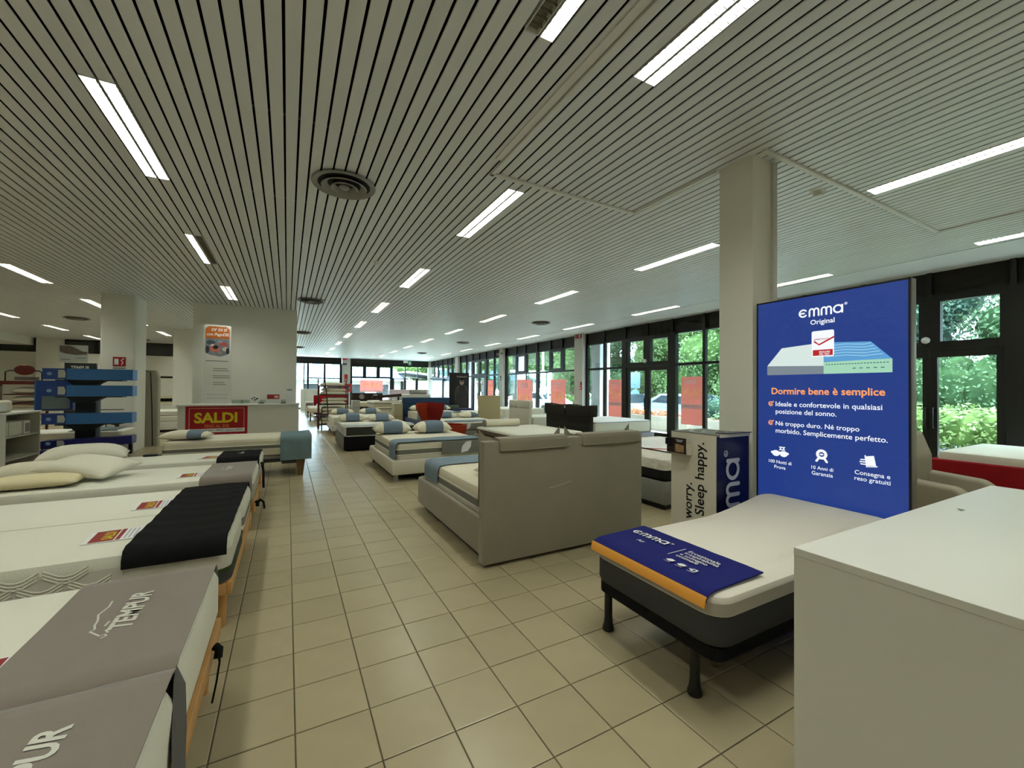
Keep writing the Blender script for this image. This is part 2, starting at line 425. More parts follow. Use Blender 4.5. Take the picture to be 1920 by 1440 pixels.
# ---- floor: grout bed + tiles
fl = box('floor', XL, XW+.2, YN, YF+.2, -.12, -.006, GROUT); fl['kind'] = 'structure'
TP, TX0, TY0 = .3052, -.2584, 2.622
def tilevf(x0,x1,y0,y1,z1=0.0,z0=-.008,b=.003):
    v = [(x0,y0,z0),(x1,y0,z0),(x1,y1,z0),(x0,y1,z0),(x0,y0,z1-b*.5),(x1,y0,z1-b*.5),(x1,y1,z1-b*.5),(x0,y1,z1-b*.5),(x0+b,y0+b,z1),(x1-b,y0+b,z1),(x1-b,y1-b,z1),(x0+b,y1-b,z1)]
    f = [(8,9,10,11)]
    for k in range(4):
        n = (k+1)%4; f += [(k,n,4+n,4+k),(4+k,4+n,8+n,8+k)]
    return v, f
def build_tiles():
    g = .0028
    v, f = tilevf(g, TP-g, g, TP-g); me = bpy.data.meshes.new('tile'); me.from_pydata(v, [], f); me.materials.append(TILE)
    near = []; rest = []
    i0, i1 = int((XL-TX0)/TP), int((XW-TX0)/TP)+1; j0, j1 = int((YN-TY0)/TP), int((YF-TY0)/TP)+1
    for i in range(i0, i1):
        for j in range(j0, j1):
            x = TX0+i*TP; y = TY0+j*TP; cx, cy = x+TP/2, y+TP/2
            aisle = cy > 1.0 and ((-.45 < cx < 1.5 and cy < 14) or (1.5 <= cx < 3.6 and 1.0 < cy < 3.2 and not (cx > 1.9 and cy < .9)))
            seen = cx > -.42+0 and (cx*0.475+cy*0.88) > .3 and abs(math.atan2(cx,cy)-math.radians(28.4)) < math.radians(50)
            (near if aisle and seen else rest).append((math.hypot(cx,cy), x, y))
    near.sort(); rest += near[300:]; near = near[:300]
    for d, x, y in near:
        o = bpy.data.objects.new('tile', me); COL.objects.link(o); o.location = (x, y, random.uniform(-.0006,.0004)); o.parent = fl
    vv = []; ff = []
    for d, x, y in rest:
        a, b = tilevf(x+g, x+TP-g, y+g, y+TP-g); k = len(vv); vv += a; ff += [tuple(q+k for q in r) for r in b]
    t = mk('tile_field', vv, ff, TILE, fl); t['kind'] = 'stuff'
build_tiles()

# ---- ceiling: black void, slats, flat border
SLAT = mat('grey_slat_enamel', (214,217,219), .38, .45, rand=.025)
VOID = mat('ceiling_void_black', (6,6,6), .95, .02)
ce = box('ceiling', XL-.2, XW+.25, YN-.2, YF+.25, CZ+.14, CZ+.4, VOID); ce['kind'] = 'structure'
def build_slats():
    k = int((XL+1.3425)/.1); x = -1.3425 + k*.1
    hw = .0415
    sec = [(-hw,.008),(-hw,.003),(-hw+.003,0),(hw-.003,0),(hw,.003),(hw,.008)]
    def smesh(L):
        n = len(sec); v = [(a,0,b) for a,b in sec]+[(a,L,b) for a,b in sec]
        f = [(i,i+1,n+i+1,n+i) for i in range(n-1)]+[tuple(reversed(range(n))), tuple(range(n,2*n))]
        me = bpy.data.meshes.new('slat'); me.from_pydata(v, [], f); me.materials.append(SLAT); return me
    full, short, tail = smesh(YF-YN), smesh(YB-YN), []
    while x < 8.5:
        c = x+.05; y1 = YB if c < -1.6 else YF
        cuts = sorted(y for X_,y in LIGHTS if abs(abs(c-X_)-.05) < .01)
        if c < -8.0:                       # too far and small to pick apart
            ys = [YN]+[q for y in cuts for q in (y-.75,y+.75)]+[y1]
            for q in range(0,len(ys),2): tail.append((c,ys[q],ys[q+1]))
        elif not cuts:
            o = bpy.data.objects.new('slat', short if c < -1.6 else full); COL.objects.link(o); o.location = (c, YN, CZ); o.parent = ce
        else:
            ys = [YN]+[q for y in cuts for q in (y-.75,y+.75)]+[y1]
            for q in range(0,len(ys),2):
                o = bpy.data.objects.new('slat', smesh(ys[q+1]-ys[q])); COL.objects.link(o); o.location = (c, ys[q], CZ); o.parent = ce
        x += .1
    vv = []; ff = []
    for c,a,b in tail:
        n = len(sec); k = len(vv); vv += [(c+p,a,CZ+q) for p,q in sec]+[(c+p,b,CZ+q) for p,q in sec]; ff += [(k+i,k+i+1,k+n+i+1,k+n+i) for i in range(n-1)]
    t = mk('far_slats', vv, ff, SLAT, ce); t['kind'] = 'stuff'
    return x
LIGHTX = [8.3575,5.2575,2.0575,-1.1425,-4.2425,-7.2425,-10.2425]
LIGHTY = [-1.98+3.235*i for i in range(10)]
LIGHTS = []
for ci,x in enumerate(LIGHTX):
    for ri,y in enumerate(LIGHTY):
        if (x < -1.6 and y > YB-1) or (ci == 6 and ri < 5): continue
        LIGHTS.append((x,y))
LIGHTS.append((1.2575,1.29))
xs_end = build_slats()
box('border_panel', xs_end+.01, XW+.05, YN, YF, CZ-.004, CZ+.02, mat('ceiling_border_paint', (214,217,219), .5, .35), ce)
# black carrier rails above the slats
for y in [y*1.6+.4 for y in range(-2,20)]: box('carrier_rail', XL, 8.6, y, y+.03, CZ+.04, CZ+.07, BLACKM, ce)

# ---- solid walls
wl = box('wall_left', XL-.2, XL, YN, YB, 0, CZ+.2, W_WALL); wl['kind'] = 'structure'
wn = box('wall_near', XL-.2, XW+.2, YN-.2, YN, 0, CZ+.2, W_WALL); wn['kind'] = 'structure'
wb = struct('wall_back', (-5, YB, 0))
box('lower_wall', XL, -1.6, YB, YB+.2, 0, 2.93, W_WALL, wb)
box('lintel', XL, -1.6, YB, YB+.2, CZ-.07, CZ+.2, DARKF, wb)
box('wall_slot', -5.9, -4.2, YB-.02, YB+.01, 1.86, 1.96, mat('dark_slot', (46,42,34), .8), wb)
DGLASS = mat('dark_clerestory_glass', (46,48,50), .12, .6)
for i in range(6):
    a = XL+.1+i*1.52; box('clerestory_pane', a+.06, a+1.46, YB+.05, YB+.07, 2.96, CZ-.04, DGLASS, wb)
    box('clerestory_post', a-.06, a+.06, YB-.01, YB+.12, 2.93, CZ, DARKF, wb)
box('clerestory_sill', XL, -1.6, YB-.02, YB+.1, 2.92, 2.97, DARKF, wb)
wi = box('wall_return', -1.6, -1.4, YB, YF, 0, CZ+.2, W_WALL); wi['kind'] = 'structure'
# roof slab over the shop with a porch overhang outside
rf = box('roof', XL-.3, 10.95, YN-.3, YF+1.6, CZ+.42, CZ+.8, mat('concrete_soffit', (170,168,160), .9, .1, var=.06)); rf['kind'] = 'structure'

GL = glass('window_glass')
def wallmap(side):
    if side == 'r': return lambda u0,u1,z0,z1,d0,d1: (XW+d0, XW+d1, u0, u1, z0, z1)
    return lambda u0,u1,z0,z1,d0,d1: (u0, u1, YF+d0, YF+d1, z0, z1)
def wpiece(W, name, u0,u1,z0,z1,d0,d1, m, parent, r=0): return box(name, *W(u0,u1,z0,z1,d0,d1), m, parent, r=r)
_n = {'w':0,'d':0}
def pane(W, parent, u0,u1,z0,z1): wpiece(W,'pane',u0,u1,z0,z1,.055,.061,GL,parent)
def header(W, wd, us):
    """dark panels above the glass with fins between them"""
    for a,b in zip(us[:-1],us[1:]):
        wpiece(W,'header_panel',a+.03,b-.03,3.12,CZ+.05,.03,.06,HEADP,wd)
    for a in us: wpiece(W,'header_fin',a-.035,a+.035,3.10,CZ+.05,-.02,.09,DARKF,wd)
def doorbay(W, s, side, n):
    """side lights, double door with a transom, side lights; s shifts the measured bay"""
    _n['w'] += 1
    wd = struct('window_%d' % _n['w'], W(s+9.3,s+9.3,0,0,0,0)[:1]+((W(s+9.3,s+9.3,0,0,0,0)[2],) if side=='r' else (YF,))+(0,))
    header(W, wd, [s+6.40, s+7.28, s+8.32, s+9.265, s+10.2, s+11.24, s+12.2])
    for a,b in ((6.36,6.47),(7.24,7.325),(11.19,11.285),(12.14,12.25)): wpiece(W,'mullion',s+a,s+b,0,3.12,-.01,.09,DARKF,wd)
    for a,b in ((6.36,8.32),(10.2,12.25)):
        wpiece(W,'head_rail',s+a,s+b,3.085,3.13,-.01,.09,DARKF,wd); wpiece(W,'transom',s+a,s+b,2.165,2.24,-.012,.088,DARKF,wd); wpiece(W,'bottom_rail',s+a,s+b,0,.14,-.01,.09,DARKF,wd)
    for a,b in ((6.47,7.24),(7.325,8.2),(10.33,11.19),(11.285,12.14)):
        pane(W,wd,s+a,s+b,2.24,3.09); pane(W,wd,s+a,s+b,.13,2.17)
    _n['d'] += 1
    p0 = W(s+9.27,s+9.27,0,0,0,0); dr = struct('door_%d' % _n['d'], (p0[0],p0[2],0))
    for a,b in ((8.19,8.40),(10.13,10.34)): wpiece(W,'door_post',s+a,s+b,0,3.13,-.03,.11,DARKF,dr)
    wpiece(W,'head_rail',s+8.40,s+10.13,3.01,3.14,-.03,.11,DARKF,dr); wpiece(W,'transom',s+8.40,s+10.13,2.2,2.33,-.03,.11,DARKF,dr)
    wpiece(W,'transom_post',s+9.13,s+9.40,2.3,3.05,-.02,.1,DARKF,dr)
    for a,b in ((8.46,9.13),(9.40,10.07)): pane(W,dr,s+a,s+b,2.32,3.02)
    wpiece(W,'transom_stile',s+8.38,s+8.46,2.3,3.05,-.02,.1,DARKF,dr); wpiece(W,'transom_stile',s+10.07,s+10.15,2.3,3.05,-.02,.1,DARKF,dr)
    for q,(a,b) in enumerate(((8.41,9.262),(9.268,10.12))):
        lf = wpiece(W,'door_leaf',s+a,s+b,2.065,2.195,-.01,.07,DARKF,dr)
        for u0,u1,z0,z1 in ((s+a,s+a+.09,.02,2.07),(s+b-.09,s+b,.02,2.07),(s+a,s+b,.02,.2)): wpiece(W,'stile',u0,u1,z0,z1,-.01,.07,DARKF,lf)
        wpiece(W,'pane',s+a+.085,s+b-.085,.19,2.075,.03,.036,GL,lf)
        u = s+(b-.045 if q==0 else a+.045); h = [W(u,u,z,z,d,d) for z,d in ((.86,-.01),(.86,-.07),(1.2,-.07),(1.2,-.01))]
        if side == 'r' : tube('handle', [(p[0],p[2],p[4]) for p in h], .014, BLACKM, lf)
    c = W(s+9.3,s+9.3,2.36,2.36,-.06,-.06); lathe('motion_sensor', (c[0],c[2],2.3), [(.005,0),(.045,.02),(.06,.06),(.045,.1),(.005,.12)], W_PAINT, dr, n=14)
    return wd
def winbay(W, s, side, us=None):
    """two large panes with six smaller ones above"""
    _n['w'] += 1
    p0 = W(s+15.7,s+15.7,0,0,0,0); wd = struct('window_%d' % _n['w'], (p0[0],p0[2],0))
    header(W, wd, [s+12.78, s+13.78, s+14.62, s+15.68, s+16.71, s+17.59, s+18.66])
    for a,b in ((12.74,12.81),(18.56,18.70),(15.595,15.76)): wpiece(W,'mullion',s+a,s+b,0,3.12,-.01,.09,DARKF,wd)
    for a,b in ((13.68,13.87),(14.54,14.70),(16.62,16.80),(17.52,17.65)): wpiece(W,'mullion',s+a,s+b,2.2,3.12,-.01,.09,DARKF,wd)
    wpiece(W,'head_rail',s+12.74,s+18.7,3.085,3.13,-.01,.09,DARKF,wd); wpiece(W,'transom',s+12.74,s+18.7,2.165,2.235,-.012,.088,DARKF,wd); wpiece(W,'bottom_rail',s+12.74,s+18.7,0,.14,-.01,.09,DARKF,wd)
    for a,b in ((12.81,13.68),(14.70,15.595),(15.76,16.62),(17.65,18.56)): pane(W,wd,s+a,s+b,2.235,3.09)
    for a,b in ((13.87,14.54),(16.80,17.52)):
        sash = wpiece(W,'sash_top',s+a-.02,s+b+.02,3.01,3.09,-.02,.09,DARKF,wd); wpiece(W,'sash_bottom',s+a-.02,s+b+.02,2.23,2.33,-.02,.09,DARKF,wd); pane(W,wd,s+a,s+b,2.33,3.02)
    for a,b in ((12.81,15.595),(15.76,18.56)): pane(W,wd,s+a,s+b,.13,2.17)
    return wd
WR = wallmap('r'); WF = wallmap('f')
doorbay(WR, -6.39, 'r', 0); doorbay(WR, 0, 'r', 1); winbay(WR, 0, 'r'); doorbay(WR, 12.76, 'r', 2); winbay(WR, 12.76, 'r')
COLM = mat('column_paint', (198,196,190), .75, .2, var=.02)
for i,(a,b) in enumerate(((-.52,-.03),(5.86,6.36),(12.25,12.74),(18.70,19.12),(25.03,25.5),(31.25,31.5))):
    tm = box('trim_%d' % (i+1), XW-.16, XW+.14, a, b, 0, CZ+.02, COLM); tm['kind'] = 'structure'
wr = box('wall_right', XW, XW+.2, YN, -.52, 0, CZ+.2, W_WALL); wr['kind'] = 'structure'
# outer porch columns line up with the inner ones
OUTC = mat('outer_column_concrete', (214,216,220), .8, .2, var=.03)
for i,y in enumerate((6.1,12.5,18.9,25.3)):
    tm = box('trim_%d' % (20+i), XW+.62, XW+1.12, y-.3, y+.2, -.3, CZ+.45, OUTC, r=.01); tm['kind'] = 'structure'

# ---- far wall (faces the viewer)
def farwall():
    _n['w'] += 1; k = YF/30
    wd = struct('window_%d' % _n['w'], (2.0,YF,0)); W = WF
    def U(a): return a*k
    # left part
    wpiece(W,'header_panel',-1.4,U(3.2),3.12,CZ+.05,.03,.06,HEADP,wd)
    wpiece(W,'head_rail',-1.4,U(3.2),3.09,3.14,-.01,.09,DARKF,wd)
    for a,b in ((-.9,-.8),(.91,.965),(1.115,1.225),(2.10,2.21),(3.08,3.22)): wpiece(W,'mullion',U(a),U(b),0,3.12,-.02,.09,DARKF,wd)
    wpiece(W,'transom',U(1.2),U(3.2),2.08,2.14,-.012,.088,DARKF,wd); wpiece(W,'bottom_rail',-1.4,U(3.2),0,.12,-.01,.09,DARKF,wd)
    for a,b in ((-.8,.91),(.965,1.115)): pane(W,wd,U(a),U(b),.11,3.1)
    for a,b in ((1.225,2.10),(2.21,3.08)): pane(W,wd,U(a),U(b),2.13,3.1); pane(W,wd,U(a),U(b),.11,2.09)
    tm = box('trim_30', U(3.22), U(3.73), YF-.16, YF+.16, 0, CZ+.02, COLM); tm['kind'] = 'structure'
    # right part
    _n['w'] += 1; wd = struct('window_%d' % _n['w'], (6.0,YF,0))
    wpiece(W,'header_panel',U(3.73),XW,3.08,CZ+.05,.03,.06,HEADP,wd)
    wpiece(W,'head_rail',U(3.73),U(6.5),2.97,3.1,-.02,.09,DARKF,wd); wpiece(W,'head_rail',U(6.5),XW,3.06,3.1,-.02,.09,DARKF,wd)
    for a,b in ((3.73,3.87),(4.56,4.775),(5.465,5.685),(6.39,6.58)): wpiece(W,'mullion',U(a),U(b),2.15 if 4<a<6 else 0,3.1,-.01,.09,DARKF,wd)
    for a,b in ((7.43,7.5),(8.34,8.4),(9.23,9.32)): wpiece(W,'mullion',U(a),U(b),0,3.1,-.01,.09,DARKF,wd)
    wpiece(W,'transom',U(3.73),U(6.5),2.16,2.27,-.012,.088,DARKF,wd); wpiece(W,'transom',U(6.5),XW,2.13,2.19,-.012,.088,DARKF,wd); wpiece(W,'bottom_rail',U(3.73),XW,0,.12,-.01,.09,DARKF,wd)
    for a,b in ((3.87,4.56),(4.775,5.465),(5.685,6.39)): pane(W,wd,U(a),U(b),2.26,2.98)
    pane(W,wd,U(3.87),U(6.39),.11,2.17)
    for a,b in ((6.58,7.43),(7.5,8.34),(8.4,9.23)): pane(W,wd,U(a),U(b),2.18,3.07)
    for a,b in ((6.68,7.38),(7.52,8.22),(8.4,9.23)): pane(W,wd,U(a),U(b),.11,2.12)
    for a,b in ((6.58,6.68),(7.38,7.52),(8.22,8.34)): wpiece(W,'door_stile',U(a),U(b),0,2.15,-.02,.1,DARKF,wd)
farwall()

# ---- pillars and the white partition
box('trim_40', 3.525, 3.845, 2.165, 2.48, 0, CZ+.02, W_WALL)['kind'] = 'structure'
box('trim_41', 3.79, 3.85, 2.14, 2.2, 0, CZ-.01, COLM, r=.006)['kind'] = 'structure'
def leftpillar():
    t = loft('trim_42', [(rrect(-3.62,-3.02,12.27,13.12,.05,4), z) for z in (0,CZ+.02)], W_WALL); t['kind'] = 'structure'
leftpillar()
box('trim_43', -9.45, -8.66, YB-.25, YB, 0, CZ+.02, W_WALL)['kind'] = 'structure'
box('trim_44', -3.6, -2.6, 18.8, 19.4, 0, CZ+.02, W_WALL)['kind'] = 'structure'
wp = box('wall_partition', -2.03, .21, 12.56, 12.76, 0, CZ+.02, W_WALL); wp['kind'] = 'structure'
box('trim_45', XL, XL+1.2, 22, YB, 3.2, CZ+.02, W_WALL)['kind'] = 'structure'

# ---- ceiling trim rails
def rail(pts, n):
    for (a,b),(c,d) in zip(pts[:-1],pts[1:]):
        w = .022; o = box('trim_%d' % n, min(a,c)-w, max(a,c)+w, min(b,d)-w, max(b,d)+w, CZ-.022, CZ+.004, W_PAINT, r=.006); o['kind'] = 'structure'; n += 1
    return n
n_ = rail([(1.69,-1.0),(1.69,3.55),(3.50,3.55),(3.50,2.5)], 50)
n_ = rail([(3.55,2.07),(7.25,2.07),(7.25,-1.0)], n_)
box('trim_%d' % n_, 1.60, 1.655, -1.0, 3.3, CZ-.012, CZ+.004, mat('white_metal_paint')) ['kind'] = 'structure'

# ================================================================== CEILING LIGHTS, VENTS
TUBE = emit('fluorescent_tube_glow', (246,250,237), LAMP)
TUBEDIM = mat('unlit_reflector', (120,116,100), .3, .5)
LOUV = mat('louvre_metal', (88,84,72), .4, .5)
def light_proto(lit=(1,1), fine=True):
    t = thing('ceiling_light', 'x', 'ceiling light', (0,0,CZ), 'ceiling light fixtures')
    for q in (0,1):
        x0 = -.0925+.1*q; x1 = x0+.085
        v = []; f = []
        m = TUBE if lit[q] else TUBEDIM
        mk('light_tray', [(x0,-.74,CZ+.03),(x1,-.74,CZ+.03),(x1,.74,CZ+.03),(x0,.74,CZ+.03)], [(3,2,1,0)], m, t); box('housing', x0-.002, x1+.002, -.745, .745, CZ+.0305, CZ+.06, W_PAINT, t)
        fr = box('tray_edge', x0-.002, x0+.003, -.745, .745, CZ-.003, CZ+.036, W_PAINT, t); box('tray_edge', x1-.003, x1+.002, -.745, .745, CZ-.003, CZ+.036, W_PAINT, t)
        for y in (-.745,.74): box('tray_end', x0, x1, y, y+.005, CZ-.003, CZ+.036, W_PAINT, t)
        if fine:
            vv = []; ff = []
            for k in range(1,30):
                y = -.74+k*.0493; a,b = boxvf(x0+.003,x1-.003,y-.002,y+.002,CZ-.001,CZ+.018); n0 = len(vv); vv += a; ff += [tuple(i+n0 for i in r) for r in b]
            mk('louvre', vv, ff, LOUV if lit[q] else TUBEDIM, t)['kind'] = 'stuff'
    return t
PR = {}
def ceiling_lights():
    first = {}
    for ci,x in enumerate(LIGHTX):
        for ri,y in enumerate(LIGHTY):
            if (x,y) not in LIGHTS: continue
            lit = (1,1)
            if ci == 3 and ri == 3: lit = (1,0)
            k = lit
            lab = '%s ceiling light, %s row from the window wall, %s from near end' % ('half-lit louvred' if lit == (1,0) else 'recessed louvred', ORD[ci], ORD[ri])
            if k not in first:
                first[k] = light_proto(lit); o = first[k]; o.location = (x,y,CZ); o['label'] = lab
            else: o = copy_tree(first[k], (x,y,CZ), label=lab)
    o = light_proto((0,1)); o.location = (1.2575,1.29,CZ); o['label'] = 'louvred ceiling light with one dark tray beside the white ceiling rail'
ceiling_lights()

VENTM = mat('vent_grey_metal', (132,130,122), .45, .45)
VENTD = mat('vent_dark_gap', (40,39,36), .7)
def vents():
    first = None; names = []
    for ci,x in enumerate((6.85,.48,-5.62)):
        for ri,y in enumerate((4.46,10.84,17.3,23.7)):
            if x == 6.85 and ri == 0: continue
            if x == -5.62 and ri == 0: continue
            lab = 'round ceiling vent, %s row from the window wall, %s from near end' % (ORD[ci], ORD[ri])
            if first is None:
                t = thing('ceiling_vent', lab, 'air vent', (0,0,CZ), 'round ceiling vents'); first = t
                lathe('backing', (0,0,CZ-.012), [(.27,0),(.27,.012)], VENTD, t, n=32)
                for r0,r1,z0,z1 in ((.30,.245,-.03,-.018),(.215,.155,-.055,-.014),(.13,.085,-.06,-.014)):
                    n = 36; v = []; f = []
                    for r,z in ((r0,z0+.012),(r0-.006,z0),(r1,z1),(r1+.006,z1+.012)):
                        for k in range(n): v.append((r*math.cos(2*PI*k/n), r*math.sin(2*PI*k/n), CZ+z))
                    for i in range(3):
                        for k in range(n): f.append((i*n+k,i*n+(k+1)%n,(i+1)*n+(k+1)%n,(i+1)*n+k))
                    mk('ring', v, f, VENTM, t, smooth=40)
                lathe('hub', (0,0,CZ-.06), [(.004,0),(.03,.003),(.05,.02),(.03,.05)], VENTM, t, n=24)
                t.location = (x,y,CZ)
            else: copy_tree(first, (x,y,CZ), label=lab)
vents()
for i,(x,y,l) in enumerate(((4.78,2.25,'small round smoke detector near the square pillar'),(1.27,7.0,'small round smoke detector between the aisle lights'))):
    t = thing('smoke_detector', l, 'smoke detector', (x,y,CZ), 'smoke detectors'); lathe('housing', (x,y,CZ-.05), [(.02,0),(.045,.008),(.05,.03),(.055,.05)], W_PAINT, t, n=18); lathe('base_ring', (x,y,CZ-.006), [(.065,0),(.065,.006)], W_PAINT, t, n=18)

# ================================================================== NEAR OBJECTS
def shift_mesh(t, fn):
    for c in t.children:
        if c.type == 'MESH':
            for p in c.data.vertices: p.co = fn(p.co.copy())
        shift_mesh(c, fn)

# ---- white counter in the near corner
def near_counter():
    t = thing('display_counter', 'large plain white laminate counter in the near corner', 'counter', (2.75,.45,0))
    x0,x1,y0,y1 = 1.66,3.86,-.05,.865
    box('top', x0,x1,y0,y1,.872,.9, W_WHITE, t, r=.0015, seg=1)
    box('end_panel', x0+.001,x0+.022,y0,y1-.001,.0,.8715, W_WHITE, t)
    box('back_panel', x0+.022,x1,y1-.022,y1-.001,.0,.8715, W_WHITE, t)
    box('end_panel', x1-.022,x1-.001,y0,y1-.022,.0,.8715, W_WHITE, t)
    box('front_panel', x0+.022,x1-.022,y0,y0+.02,.0,.8715, W_WHITE, t)
    c = thing('paper_scrap', 'tiny grey paper scrap lying on the near white counter', 'paper scrap', (2.91,.75,.9))
    mk('scrap', [(2.89,.745,.9012),(2.935,.74,.9012),(2.905,.765,.908),(2.90,.752,.9012)], [(0,1,2),(0,3,1),(0,2,3),(1,3,2)], GREYP, c)
near_counter()

# ---- lettering of the rounded word mark
def arc(cx,cy,rx,ry,a0,a1,n=12): return [(cx+rx*math.cos(math.radians(a0+(a1-a0)*i/n)), cy+ry*math.sin(math.radians(a0+(a1-a0)*i/n))) for i in range(n+1)]
def wordmark(o, xd, yd, w, m, parent, lift=.0015, ring=True, only=None):
    P = []; ww = .19
    P.append(arc(.5,.5,.42,.42,42,318,16)); P.append([(.1,.5),(.62,.5)])
    x = 1.22
    for _ in range(2):
        P.append([(x,.04),(x,.5)]+arc(x+.25,.62,.25,.3,180,0,8)+[(x+.5,.5),(x+.5,.04)]); P.append([(x+.5,.5)]+arc(x+.75,.62,.25,.3,180,0,8)+[(x+1.0,.5),(x+1.0,.04)]); x += 1.32
    P.append(arc(x+.38,.5,.42,.42,0,360,20)); P.append([(x+.8,.9),(x+.8,.06)])
    s = w/(x+.95); P = [[(a*s,b*s) for a,b in p] for p in P]
    strokes('word_mark', P, ww*s, o, xd, yd, m, parent, lift)
    if ring: strokes('registered_ring', [[(a*s,b*s) for a,b in arc(x+1.15,1.0,.13,.13,0,360,14)], [(a*s,b*s) for a,b in [(x+1.1,.95),(x+1.1,1.05),(x+1.18,1.05),(x+1.12,1.0),(x+1.2,.95)]]], .045*s, o, xd, yd, m, parent, lift)
def icon_mask(cx,cy,s): return [[(cx-s,cy)]+arc(cx-.5*s,cy,.42*s,.3*s,180,360,8)+arc(cx+.5*s,cy,.42*s,.3*s,180,360,8)+[(cx+s,cy)]]

# ---- illuminated advertising panel
def light_panel():
    t = thing('light_box_sign', 'tall blue backlit mattress advertising panel standing by the square pillar', 'sign', (3.56,1.63,0))
    X0 = 3.52; y0,y1,z0,z1 = 1.13,2.127,.02,2.217
    AL = mat('brushed_aluminium', (150,150,142), .45, .5, metal=.6)
    box('cabinet', X0+.004, X0+.085, y0,y1,z0,z1, AL, t, r=.003)
    box('feet', X0-.02, X0+.12, y0+.1, y0+.16, 0, .02, AL, t); box('feet', X0-.02, X0+.12, y1-.16, y1-.1, 0, .02, AL, t)
    box('screen', X0, X0+.004, y0+.012,y1-.012,z0+.012,z1-.012, emit('backlit_blue_film', (36,62,138), .9), t)
    for a,b,c,d in ((y0,y0+.012,z0,z1),(y1-.012,y1,z0,z1),(y0,y1,z0,z0+.012),(y0,y1,z1-.012,z1)): box('bezel', X0-.004, X0+.01, a,b,c,d, BLACKM, t)
    LW = emit('backlit_white_print', (238,242,246), 1.05); LO = emit('backlit_orange_print', (250,160,96), 1.0)
    xd = (0,-1,0); yd = (0,0,1)
    def P(y,z): return (X0, y, z)
    wordmark(P(1.795,2.048), xd, yd, .30, LW, t)
    text('line', 'Original', P(1.713,1.985), xd, yd, LW, t, w=.16, bold=.015)
    # mattress picture
    pic = flat('mattress_picture', [(0,.0),(.414,.0),(.414,.235),(.115,.215),(0,.075)], P(2.038,1.607), xd, yd, emit('print_pale_mattress', (216,232,228), .95), t, lift=.001)
    flat('picture_side', [(0,0),(.414,0),(.414,.06),(0,.075)], P(2.038,1.607), xd, yd, emit('print_grey_side', (128,140,150), .9), pic, lift=.0014)
    flat('picture_layers', [(.414,.09),(.815,.09),(.7,.215),(.414,.235)], P(2.038,1.607), xd, yd, emit('print_sky_blue', (92,160,214), .95), pic, lift=.0014)
    for k in range(5): strokes('picture_wave', [[(.43,.205-k*.02),(.55,.212-k*.02),(.66,.2-k*.02),(.70+k*.016,.207-k*.02)]], .005, P(2.038,1.607), xd, yd, emit('print_light_wave', (165,210,236), .95), pic, lift=.0018)
    flat('picture_foam', [(.414,0),(.815,0),(.815,.092),(.414,.088)], P(2.038,1.607), xd, yd, emit('print_mint', (164,216,186), .95), pic, lift=.0014)
    strokes('picture_dots', [[(.43+.018*k,.068),(.437+.018*k,.068)] for k in range(21)]+[[(.60+.04*k,.035),(.615+.04*k,.035)] for k in range(5)], .006, P(2.038,1.607), xd, yd, emit('print_dark_teal', (60,110,120), .8), pic, lift=.0018)
    bd = flat('award_badge', rrect(0,.148,0,.195,.012,3), P(1.704,1.737), xd, yd, LW, t, lift=.0022)
    flat('badge_foot', [(.008,.008),(.14,.008),(.14,.052),(.008,.052)], P(1.704,1.737), xd, yd, emit('print_badge_red', (190,40,42), .9), bd, lift=.0026)
    strokes('badge_tick', [[(.02,.115),(.05,.09),(.145,.14)]], .012, P(1.704,1.737), xd, yd, emit('print_badge_red'if False else 'print_badge_red2', (190,40,42), .9), bd, lift=.0026)
    text('badge_text', 'APPROVATO', P(1.69,1.862), xd, yd, emit('print_badge_red3', (170,60,60), .8), bd, w=.1, bold=.02, lift=.0028)
    text('badge_text', 'MIGLIORE', P(1.652,1.767), xd, yd, LW, bd, w=.07, bold=.02, lift=.003); text('badge_text', 'DEL TEST', P(1.652,1.75), xd, yd, LW, bd, w=.068, bold=.02, lift=.003)
    text('headline', 'Dormire bene è semplice', P(2.003,1.452), xd, yd, LO, t, w=.742, bold=.022)
    for z,a,b,w1,w2 in ((1.354,'Ideale e confortevole in qualsiasi','posizione del sonno.',.693,.428),(1.198,'Né troppo duro. Né troppo','morbido. Semplicemente perfetto.',.566,.722)):
        text('line', a, P(1.97,z), xd, yd, LW, t, w=w1, bold=.009); text('line', b, P(1.97,z-.06), xd, yd, LW, t, w=w2, bold=.009)
        strokes('tick', [arc(.02,.018,.016,.016,40,330,12), [(.012,.02),(.02,.012),(.042,.038)]], .008, P(2.029,z), xd, yd, LO, t)
    # three icons with captions
    strokes('eye_mask_icon', [([(.0,.03),(.12,.03)],.02), (arc(.03,.025,.018,.012,0,360,10),.025), (arc(.09,.025,.018,.012,0,360,10),.025)], .02, P(1.998,.945), xd, yd, LW, t)
    text('icon_letters', 'zz', P(1.945,1.0), xd, yd, LW, t, w=.05, bold=.03)
    strokes('medal_icon', [(arc(.046,.06,.028,.028,0,360,14),.02), ([(.03,.035),(.012,.008)],.016), ([(.062,.035),(.08,.008)],.016), ([(.04,.06),(.052,.06)],.012)], .02, P(1.684,.945), xd, yd, LW, t)
    flat('parcel_icon', [(.04,.02),(.09,.028),(.078,.095),(.03,.085)], P(1.401,.945), xd, yd, LW, t); strokes('trolley_icon', [[(.005,.06),(.028,.062)],[(.0,.045),(.03,.046)],[(.005,.03),(.032,.03)],[(.03,.09),(.038,.014),(.095,.024)]], .008, P(1.401,.945), xd, yd, LW, t)
